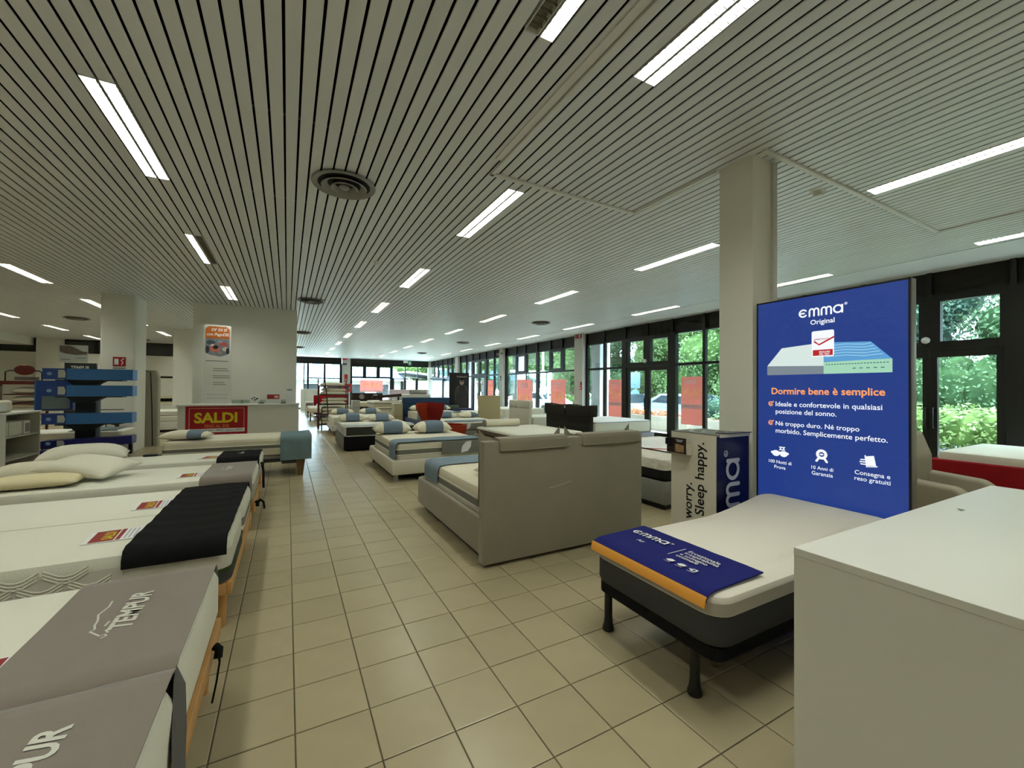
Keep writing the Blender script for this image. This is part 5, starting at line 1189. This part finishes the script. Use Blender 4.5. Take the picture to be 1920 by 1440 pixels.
    # fire extinguisher sign and extinguisher at the pillar
    t = thing('fire_sign', 'red fire extinguisher sign on the round-edged pillar', 'sign', (-3.29,12.26,1.9)); box('plate', -3.395,-3.178,12.258,12.266,1.915,2.12, REDP, t); box('pictogram', -3.37,-3.30,12.255,12.258,1.95,2.08, WHITEP, t); strokes('flame', [[(.15,.04),(.17,.09),(.14,.13),(.18,.17)]], .02, (-3.395,12.258,1.915), (1,0,0), (0,0,1), WHITEP, t, lift=.003); box('caption', -3.395,-3.178,12.258,12.266,1.86,1.885, GREYP, t)
    t = thing('fire_extinguisher', 'red fire extinguisher hung on the round-edged pillar', 'fire extinguisher', (-3.28,12.18,.2)); lathe('cylinder', (-3.28,12.17,.2), [(.06,0),(.075,.02),(.075,.34),(.03,.40)], mat('extinguisher_red',(140,24,26),.4), t, n=18); box('valve', -3.31,-3.25,12.14,12.2,.6,.65, BLACKM, t); tube('hose', [(-3.28,12.13,.62),(-3.40,12.12,.66),(-3.46,12.12,.72),(-3.44,12.12,.55)], .01, BLACKM, t)
    # totem with posters
    t = thing('display_totem', 'printed display totem rising behind the blue boxes', 'display stand', (-4.35,13.5,0)); box('column', -4.58,-4.03,13.5,13.58,0,2.012, mat('dark_slate_print',(50,58,62),.5), t); tb = box('picture_board', -4.68,-4.18,13.48,13.5,2.03,2.43, mat('pale_photo_print',(196,204,200),.5), t)
    flat('reclining_shape', [(.02,.24),(.1,.20),(.3,.17),(.48,.19),(.5,.24),(.4,.26),(.28,.34),(.2,.38),(.02,.38)], (-4.68,13.479,2.03), (1,0,0), (0,0,1), mat('greyish_photo_print',(112,102,96),.5,var=.3,vscale=12), tb)
    strokes('small_print', [[(.3,.1),(.46,.1)],[(.05,.06),(.2,.06)]], .014, (-4.68,13.479,2.03), (1,0,0), (0,0,1), GREYP, tb, lift=.002); text('title', 'TEMPUR', (-4.31,13.498,1.9), (1,0,0), (0,0,1), WHITEP, t, w=.33, h=.085, bold=.03, align='C')
    # upright mattress
    t = thing('mattress', 'grey-green mattress standing upright beside the pillar', 'mattress', (-2.93,13.4,0)); GM = mat('grey_green_fabric',(158,155,138),.9,.1,bump=.2,bscale=200,bdist=.003); loft('body', [([(x,y) for x,y in rrect(-3.12,-2.80,13.2,13.42,.03,4)],0.),([(x,y) for x,y in rrect(-3.12,-2.80,13.2,13.42,.03,4)],1.7),([(x,y) for x,y in rrect(-3.12,-2.86,13.2,13.4,.03,4)],1.87)], GM, t)
    tube('piping', [(-2.90,13.194,.02),(-2.92,13.194,1.0),(-2.955,13.194,1.82),(-3.1,13.194,1.87)], .009, mat('dark_piping',(50,46,36),.9), t, n=6)
    # racks and beds at the back
    t = thing('pillow_shelf', 'dark red shelving stacked with bedding at the far side', 'shelf unit', (-6.7,17.3,0)); DR = mat('dark_red_board',(92,34,26),.6,.3)
    box('top_board', -7.3,-6.3,17,17.6,1.5,1.60, DR, t)
    for z in (.1,.62,.95,1.2): box('shelf', -7.0,-6.3,17.02,17.6,z,z+.03, DR, t)
    for x in (-7.3,-6.34):
        for y in (17.02,17.54): box('post', x,x+.05,y,y+.05,0,1.5, DR, t)
    k = 0
    for z in (.135,.655,.985,1.235):
        for q in range(1 if z > .9 else 2):
            pillow('pillow', 'white pillow on the dark red shelving, %s shelf, %s in its pile' % (ORD[k], ('bottom','top')[q]), (-6.62,17.3,z+.002+q*.16), .56,.46,.19, PILW2, group='white pillows on the red shelving')
        k += 1
    t = thing('grey_blanket_roll', 'taupe bedding bundle at the end of the red shelving', 'blanket', (-7.18,16.8,.8)); box('fold', -7.4,-6.95,16.6,16.95,.0,.74, PL, t, r=.01); box('fold', -7.38,-6.96,16.62,16.93,.745,1.45, mat('taupe_bedding',(104,94,78),.9), t, r=.04)
    t = thing('metal_headboard', 'dark metal headboard with a red oval panel above the shelving', 'headboard', (-6.7,17.3,1.6)); tube('frame', [(-7.08,17.3,1.6),(-7.08,17.3,1.86),(-7.0,17.3,1.9),(-6.4,17.3,1.9),(-6.34,17.3,1.84),(-6.34,17.3,1.6)], .018, BLACKM, t); lathe('oval', (0,0,0), [(.001,-.02),(.2,-.012),(.215,0),(.2,.012),(.001,.02)], mat('oxblood_red',(96,34,28),.5), t)
    o = t.children[-1]
    for p in o.data.vertices: p.co = Vector((-6.68+p.co.x, 17.25+p.co.z, 1.92+p.co.y*.7))
    box('rail_panel', -6.9,-6.4,17.3,17.32,1.62,1.72, GREYP, t)
    t = divan('white bed at the back beside the boxed column', -4.4,-2.9,17.0,18.6,.08,.34, W_WHITE, plinth=True); mattress('mattress', 'white mattress at the back beside the boxed column, lower one', -4.38,-2.92,17.02,18.58,.34,.52, FAB_W, FAB_W); mattress('mattress', 'white mattress at the back beside the boxed column, upper one', -4.38,-2.92,17.05,18.58,.53,.68, FAB_W, FAB_W)
    t = thing('pillow_shelf', 'white shelving with folded bedding before the back wall', 'shelf unit', (-4.3,21.3,0)); 
    for z in (.3,.75,1.3): box('shelf', -4.9,-3.7,21,21.5,z-.03,z, W_WHITE, t)
    for x in (-4.9,-3.73): box('side_panel', x,x+.03,21,21.5,0,1.3, W_WHITE, t)
    for k,(z,h,m,l) in enumerate(((.752,.12,PILW,'cream bedding on the white shelving, bottom of the pile'),(.874,.12,BLACKC,'black folded bedding on the white shelving'),(.996,.12,PILW,'cream bedding on the white shelving, top of the pile'),(.302,.2,GREYU,'grey folded bedding on the lower white shelf'))):
        q = thing('folded_bedding', l, 'bedding', (-4.25,21.2,z)); box('fold', -4.6,-3.85,21.02,21.4,z,z+h*.5, m, q, r=.02); box('fold', -4.6,-3.87,21.03,21.4,z+h*.5,z+h, m, q, r=.02)
left_zone()

# ================================================================== SIGNS ON WALLS AND WINDOWS
def win_poster(label, u0,u1,z0,z1, side='r', strip=True, land=False):
    RP = mat('translucent_red_poster',(232,172,164),.6,.2,trans=.55); YP = mat('translucent_yellow_print',(255,240,196),.6,.2,trans=.7); WP = mat('translucent_white_strip',(226,222,228),.6,.2,trans=.5)
    t = thing('sale_poster', label, 'poster', ((XW+.04,(u0+u1)/2,z0) if side=='r' else ((u0+u1)/2,YF+.04,z0)), 'sale posters on the windows')
    w = u1-u0; h = z1-z0
    if side == 'r': o = Vector((XW+.046,u0,z0)); xd = Vector((0,1,0)); box('sheet', XW+.048,XW+.052,u0,u1,z0,z1, RP, t)
    else: o = Vector((u1,YF+.046,z0)); xd = Vector((-1,0,0)); box('sheet', u0,u1,YF+.048,YF+.052,z0,z1, RP, t)
    zd = Vector((0,0,1)); lift = -.002 if (xd.cross(zd)).dot(Vector((1,0,0) if side=='r' else (0,1,0))) > 0 else .002
    # the sheet faces the street, so from inside its lettering runs mirrored
    top = h-.27*w if not land else h
    cy = h*.62 if land else h-w*.62
    text('headline', 'SALDI', o+xd*w*.5+zd*cy, xd, zd, YP, t, w=w*.82 if not land else w*.68, h=(w*.3 if not land else h*.34), bold=.03, align='C', lift=lift)
    if not land:
        text('subline', 'FINO AL 50%', o+xd*w*.5+zd*(h-w*.87), xd, zd, YP, t, w=w*.62, h=w*.08, bold=.02, align='C', lift=lift)
        strokes('small_print', [[(w*.3,h-w*.16),(w*.75,h-w*.16)],[(w*.3,h-w*.24),(w*.75,h-w*.24)]], w*.05, o, xd, zd, WP, t, lift=lift)
        zs = h-w*1.18
    else: zs = h*.16
    q = [(0,zs-w*.1),(w,zs-w*.1),(w,zs+w*.08),(0,zs+w*.08)] if not land else [(0,0),(w,0),(w,h*.13),(0,h*.13)]
    if zs > 0: flat('white_strip', q, o, xd, zd, WP, t, lift=lift); 
    if not land and zs > 0.1: text('strip_text', 'a TASSO ZERO', o+xd*w*.5+zd*zs, xd, zd, mat('violet_ink',(120,110,150),.7,trans=.3), t, w=w*.8, h=w*.06, align='C', lift=lift*1.5)
win_poster('red sale poster on the door-side window nearest the carton', 7.36,8.05,.52,1.845)
win_poster('red sale poster on the window behind the charcoal headboard', 10.37,11.06,.52,1.81)
win_poster('red sale poster on the large window behind the charcoal bed', 13.58,14.66,.72,1.87)
win_poster('red sale poster on the large window behind the cream headboard', 16.15,17.55,.55,1.91)
win_poster('red sale poster on the narrow window beside the beige headboard', 20.14,20.9,.72,1.93)
win_poster('wide red sale poster on the far end window', 4.58,6.15,1.17,2.02, side='f', land=True)
def door_banner():
    t = thing('door_banner', 'pale vertical lettered banner on the far glass door', 'banner', (XW+.02,21.6,.9)); box('sheet', XW+.012,XW+.016,21.3,21.7,.95,1.98, mat('pale_film',(206,210,214),.6,trans=.4), t)
    text('lettering', 'U', (XW+.0115,21.5,1.78), (0,-1,0), (0,0,1), GREYP, t, w=.2, h=.26, bold=.03, align='C', lift=.001); text('lettering', 'C', (XW+.0115,21.5,1.15), (0,-1,0), (0,0,1), GREYP, t, w=.2, h=.26, bold=.03, align='C', lift=.001)
door_banner()
def small_signs():
    t = thing('alarm_sign', 'red alarm box at the top of the window column', 'alarm', (9.5,12.45,3.38)); box('housing', 9.50,9.558,12.30,12.62,3.38,3.51, mat('alarm_red',(140,30,40),.4), t); box('lamp', 9.49,9.50,12.30,12.36,3.40,3.5, W_PAINT, t)
    t = thing('call_point', 'red fire call point on the window column', 'alarm', (9.5,12.3,1.45)); box('sign', 9.545,9.558,12.26,12.36,1.62,1.75, mat('alarm_red'), t); box('box', 9.5,9.558,12.26,12.36,1.46,1.60, mat('signal_red',(190,40,44),.4), t); box('glass', 9.497,9.5,12.28,12.34,1.49,1.57, WHITEP, t)
    t = thing('exit_sign', 'green and white exit sign hanging before the far wall', 'sign', (7.8,30.6,3.1)); box('lamp_box', 7.45,7.78,30.5,30.56,3.30,3.50, W_PAINT, t); box('plate', 7.78,8.06,30.5,30.53,3.13,3.46, emit('exit_green',(60,130,96),.5), t); box('arrow', 7.86,7.97,30.495,30.5,3.2,3.4, WHITEP, t)
    for y,l in ((18.9,'white wall lamp with two heads on the second window column'),):
        t = thing('emergency_lamp', l, 'lamp', (9.5,y,3.2)); box('body', 9.5,9.558,18.85,18.98,3.2,3.3, W_PAINT, t)
        for s_ in (-.25,.2): lathe('lamp_head', (9.47,y+s_,3.2), [(.01,0),(.07,.02),(.08,.08),(.03,.1)], GREYP, t, n=14); tube('arm', [(9.53,y,3.25),(9.47,y+s_,3.26)], .012, W_PAINT, t)
    t = thing('wall_switch', 'dark pair of sockets on the second window column', 'socket', (9.55,18.85,1.9)); box('plate', 9.55,9.558,18.85,18.95,1.88,2.0, GREYP, t); box('plate', 9.55,9.558,18.85,18.95,2.02,2.13, CHAR, t)
    t = thing('fire_cabinet', 'red fire hose cabinet on the far wall column', 'fire cabinet', (3.65,31.05,1.17)); box('cabinet', 3.37,3.98,30.96,31.12,1.19,1.73, mat('signal_red'), t, r=.01); cyl('hose_reel', (3.72,30.955,1.45), (3.72,30.93,1.45), .16,.16, GREYP, t, n=18)
    for z0,z1,x0,x1,l in ((1.88,2.40,3.50,3.72,'tall red fire sign above the hose cabinet'),(3.40,3.51,3.38,3.66,'narrow red alarm box at the top of the far column')):
        t = thing('fire_sign', l, 'sign', ((x0+x1)/2,31.1,z0)); box('plate', x0,x1,31.12,31.135,z0,z1, mat('signal_red'), t); box('pictogram', x0+.05,x1-.05,31.115,31.12,z0+.04,z0+(z1-z0)*.4, WHITEP, t)
    t = thing('loudspeaker', 'dark wall speaker below the red alarm box', 'speaker', (3.5,31.1,3.05)); box('case', 3.38,3.64,31.05,31.135,3.05,3.17, BLACKM, t); box('grille', 3.4,3.62,31.045,31.05,3.07,3.15, CHAR, t)
small_signs()

# ================================================================== OUTSIDE
def outside():
    gr = box('ground', -30, 80, -30, 110, -.5, -.14, mat('grey_paving',(168,168,164),.9,.1,var=.1,vscale=.6)); gr['kind'] = 'structure'
    st = box('pavement', XW+.2, 12.0, -6, 34, -.14, -.03, mat('pale_pavement',(196,194,188),.9,.1,var=.08,vscale=2)); st['kind'] = 'structure'
    LG = mat('light_green_leaf',(98,120,74),.6,.25,var=.3,vscale=3,trans=.35); LM = mat('mid_green_leaf',(76,100,70),.6,.25,var=.35,vscale=3,trans=.3); LD = mat('blue_green_leaf',(70,94,80),.6,.25,var=.35,vscale=3,trans=.25)  # one leaf colour per plant kind: light green, mid green, blue-green
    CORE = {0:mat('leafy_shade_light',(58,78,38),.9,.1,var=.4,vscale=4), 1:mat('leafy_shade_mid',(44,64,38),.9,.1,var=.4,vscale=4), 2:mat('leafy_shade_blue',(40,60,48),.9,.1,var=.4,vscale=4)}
    BARK = mat('bark',(96,80,62),.9,.1,var=.2,vscale=6)
    LV = (LG,LM,LD)
    def leaves(name, blobs, n, size, m, parent, seed):
        rnd = random.Random(seed); v = []; f = []
        tot = sum(b[3]*b[4] for b in blobs)
        for cx,cy,cz,rx,rz in blobs:
            for _ in range(int(n*rx*rz/tot)):
                th = rnd.uniform(0,2*PI); u = rnd.uniform(-1,1); s_ = math.sqrt(1-u*u); rr = rnd.uniform(.86,1.12)
                c = Vector((cx+rx*rr*s_*math.cos(th), cy+rx*rr*s_*math.sin(th), cz+rz*rr*u))
                nrm = Vector((s_*math.cos(th), s_*math.sin(th), u))+Vector((rnd.gauss(0,.6),rnd.gauss(0,.6),rnd.gauss(.3,.6))); nrm.normalize()
                a, b = frame_of(nrm); q = rnd.uniform(0,PI); A = a*math.cos(q)+b*math.sin(q); B = nrm.cross(A); L = size*rnd.uniform(.6,1.4)
                k = len(v); v += [tuple(c-A*L),tuple(c+B*L*.5),tuple(c+A*L),tuple(c-B*L*.5)]; f.append((k,k+1,k+2,k+3))
        o = mk(name, v, f, m, parent); o['kind'] = 'stuff'; return o
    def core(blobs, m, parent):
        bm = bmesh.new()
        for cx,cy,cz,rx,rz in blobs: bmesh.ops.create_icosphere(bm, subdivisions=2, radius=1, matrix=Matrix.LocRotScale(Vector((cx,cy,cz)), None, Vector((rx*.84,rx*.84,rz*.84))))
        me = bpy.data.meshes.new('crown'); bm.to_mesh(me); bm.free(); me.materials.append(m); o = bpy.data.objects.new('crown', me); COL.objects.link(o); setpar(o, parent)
    def tree(label, x, y, r, h, kind, seed, n=3200, zb=.6, size=.13):
        rnd = random.Random(seed); t = thing('tree', label, 'tree', (x,y,-.14), 'trees beyond the windows')
        blobs = []
        for i in range(13):
            a = rnd.uniform(0,2*PI); q = rnd.uniform(0,.75)*r; z = zb+r*.35+rnd.random()*(h-zb-r*.6); blobs.append((x+q*math.cos(a), y+q*math.sin(a), z, r*rnd.uniform(.38,.58), r*rnd.uniform(.32,.5)))
        tube('trunk', [(x,y,-.14),(x+.05,y+.04,h*.3),(x,y,h*.7)], .16, BARK, t)
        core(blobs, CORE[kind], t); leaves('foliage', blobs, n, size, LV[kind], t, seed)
    spots = [(16.5,-1.5,2.6,7,2),(17.0,2.2,2.7,7.5,1),(16.2,6.0,2.6,7.2,2),(17.6,9.6,2.8,7.6,2),(18.4,13.4,3.0,8,0),(19.2,17.6,3.1,8,0),(20.4,22.2,3.4,8.4,1),(20.2,27.2,3.4,8.6,0),(21.0,32.6,3.6,8.8,0),(21.5,38.4,3.8,9,2),(21,44.5,4,9.4,0),(22,51.5,4.2,9.4,0),(23,59.5,4.5,9.8,1),(22.5,12.0,3.2,10,1),(24,20,3.6,10.5,0),(25,30,4,11,1)]
    names = ['blue-green','mid green','blue-green','blue-green','light green','light green','mid green','light green','light green','blue-green','light green','light green','mid green','tall mid green','tall light green','tall mid green']
    for i,(x,y,r,h,k) in enumerate(spots):
        tree('%s leafy tree outside the window wall, %s along the road' % (names[i], ORD[i] if i < 12 else ('last' if i == 12 else ('first behind','second behind','third behind')[i-13])), x,y,r,h,k, 100+i, n=30000 if i < 4 else (16000 if i < 9 else 8000), size=.05+.006*i, zb=-.2 if i < 4 else .4)
    # far-end trees behind the neighbouring building
    for i,(x,y,r,h,k,l) in enumerate(((11.5,56,3.6,7.2,0,'light green tree behind the neighbouring roof, nearer the corner'),(16.0,55,3.6,7.4,0,'light green tree behind the neighbouring roof, nearer the road'),(7.0,58,3.4,7.6,0,'light green tree above the neighbouring roof'))): tree(l,x,y,r,h,k,200+i,n=5000,size=.13)
    # clipped hedge
    def hedge(label, x0,x1,y0,y1,z0,z1,kind,seed,n,pl=True):
        t = thing('hedge', label, 'hedge', ((x0+x1)/2,(y0+y1)/2,-.14), 'hedges along the road'); blobs = []
        rnd = random.Random(seed); k = int((y1-y0)/.45)
        for i in range(k+1):
            for q in (0,1): blobs.append((x0+(x1-x0)*(.3+.4*q)+rnd.uniform(-.08,.08), y0+(y1-y0)*i/k, z0+(z1-z0)*.5, (x1-x0)*.42, (z1-z0)*rnd.uniform(.46,.58)))
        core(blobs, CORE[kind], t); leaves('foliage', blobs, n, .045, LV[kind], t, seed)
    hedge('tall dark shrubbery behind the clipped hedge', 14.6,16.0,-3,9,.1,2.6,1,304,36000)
    hedge('light green clipped hedge outside the near glass door', 12.3,13.6,-1.5,5.6,.25,1.12,0,301,16000)
    hedge('blue-green shrubs beyond the planter near the pillar', 13.2,14.4,5.9,9.6,.2,1.25,2,302,5000)
    hedge('low light green hedge along the road beyond the cars', 17.2,18.2,12,26,.1,1.05,0,303,8000)
    # concrete planters
    CN = mat('weathered_concrete',(130,126,118),.9,.1,var=.18,vscale=3)
    for y0,y1,l,s_ in ((9.55,13.2,'long concrete planter outside the middle glass door',401),(6.2,9.4,'concrete planter outside the window beside the pillar',402),(13.6,17.4,'concrete planter beyond the charcoal headboard window',403)):
        t = thing('planter', l, 'planter', (12.2,(y0+y1)/2,-.14), 'concrete planters'); box('trough', 11.9,12.6,y0,y1,-.14,.52, CN, t, r=.015); box('soil', 11.96,12.54,y0+.06,y1-.06,.50,.535, mat('soil',(96,70,52),.95,var=.3,vscale=8), t)
        blobs = [(12.25+random.uniform(-.1,.1), y0+.3+i*.42, .58, .2, .14) for i in range(int((y1-y0-.4)/.42))]; leaves('plants', blobs, 900, .05, mat('rusty_leaf',(170,104,70),.7,var=.4,vscale=5,trans=.2) if s_ != 402 else LM, t, s_)
    # cars
    def car(label, x, y, col, seed):
        m = mat('car_paint_%d' % seed, col, .25, .5, coat=.5); t = thing('car', label, 'car', (x,y,-.14), 'cars parked outside')
        w = .86
        prof = [(-2.05,.25),(-2.1,.55),(-2.0,.78),(-1.35,.88),(-.75,1.36),(.7,1.40),(1.45,.98),(2.0,.9),(2.12,.6),(2.08,.25)]
        prism('body', [(y+a,b-.14+.05) for a,b in prof], x-w, x+w, 'x', m, t, r=.06, seg=3)
        g = mat('car_glass',(40,50,58),.08,.6); 
        for sx in (x-w-.004,x+w-.004): prism('side_window', [(y+a,b-.09) for a,b in ((-1.2,.93),(-.7,1.29),(.62,1.32),(1.2,1.0))], sx, sx+.008, 'x', g, t)
        mk('windscreen', [(x-w+.1,y-1.32,.82),(x+w-.1,y-1.32,.82),(x+w-.16,y-.78,1.265),(x-w+.16,y-.78,1.265)], [(0,1,2,3)], g, t)
        for yy in (-1.3,1.3):
            for sx in (-1,1): cyl('wheel', (x+sx*(w-.2),y+yy,.18), (x+sx*(w+.02),y+yy,.18), .31,.31, BLACKM, t, n=20)
        for sx in (-1,1): box('lamp', x+sx*.6-.14,x+sx*.6+.14,y-2.1,y-2.02,.52,.66, WHITEP, t, r=.01)
    car('silver car parked beyond the large sale window', 14.8,23.0,(170,176,180),1); car('silver grey car parked beyond the glass door', 15.2,16.2,(150,160,160),2); car('pale blue car parked beyond the concrete planter', 15.6,12.6,(120,140,168),3)
    t = thing('road_sign', 'blue-grey road sign on a pole, seen from behind', 'road sign', (15.6,15.7,-.14)); tube('pole', [(15.7,15.7,-.14),(15.7,15.7,2.5)], .035, W_PAINT, t); SB = mat('sign_back_blue',(96,124,156),.5,.3); box('plate', 15.6,15.63,15.35,16.05,1.55,2.35, SB, t, r=.01); cyl('round_plate', (15.6,15.7,1.15), (15.63,15.7,1.15), .34,.34, SB, t, n=22)
    t = thing('lamp_post', 'white street lamp post beyond the large window', 'lamp post', (15,23.6,-.14)); tube('pole', [(15.2,23.75,-.14),(15.2,23.75,5.5)], .07, W_PAINT, t, n=12); tube('arm', [(15.2,23.75,5.4),(14.6,23.75,5.8),(13.8,23.75,5.85)], .05, W_PAINT, t); box('lamp_head', 13.3,13.9,23.65,23.85,5.8,5.9, GREYP, t, r=.02); 
    # neighbouring low building with tiled roof at the far end
    RT = mat('blue_grey_roof_tile',(74,86,102),.7,.2,rand=.08); WB = mat('pale_render',(140,138,132),.9,.1,var=.05); 
    b = thing('low_building', 'low pale building with a blue-grey tiled roof beyond the far windows', 'building', (4,42,-.14))
    box('wall', -6,10,42,50,-.14,2.35, WB, b)
    rf_ = mk('roof', [(-6.6,41.2,2.2),(10.4,41.2,2.2),(10.4,46.5,3.6),(-6.6,46.5,3.6)], [(0,1,2,3)], RT, b)
    me = None
    for i in range(46):
        x = -6.6+i*.37; d = Vector((0,5.3,1.4)); 
        v, f = cylvf((x,41.15,2.22), (x,46.5,3.62), .07,.07, 8); mk('tile_row', v, f, RT, rf_, smooth=40)
    box('upper_wall', -4,5.5,46.6,50,2.3,4.6, mat('pale_upper_render',(150,144,138),.9), b)
    for i in range(5):
        x = -3.2+i*1.8; w_ = box('window', x,x+.8,46.55,46.6,3.75,4.3, DGLASS, b)
    box('gutter', -6.6,10.4,41.1,41.2,2.14,2.22, GREYP, b)
    for i,x in enumerate((1.3,3.2,5.4,7.6)): 
        w_ = box('shop_window', x,x+1.2,41.96,42.0,.5,1.8, DGLASS, b); box('shop_window_frame', x-.06,x+1.26,41.97,42.01,.44,1.86, WHITEP, w_)
    for x in (-1,1.0,5.0): box('post', x,x+.12,41.2,41.32,-.14,2.15, WHITEP, b)
    box('side_gable', 10.4,18,40.5,48,-.14,2.2, WB, b); prism('side_roof', [(10.2,3.0),(18.4,2.0),(18.4,2.12),(10.2,3.12)], 39.9,48, 'y', mat('white_roof_sheet',(150,152,154),.6), b)
outside()
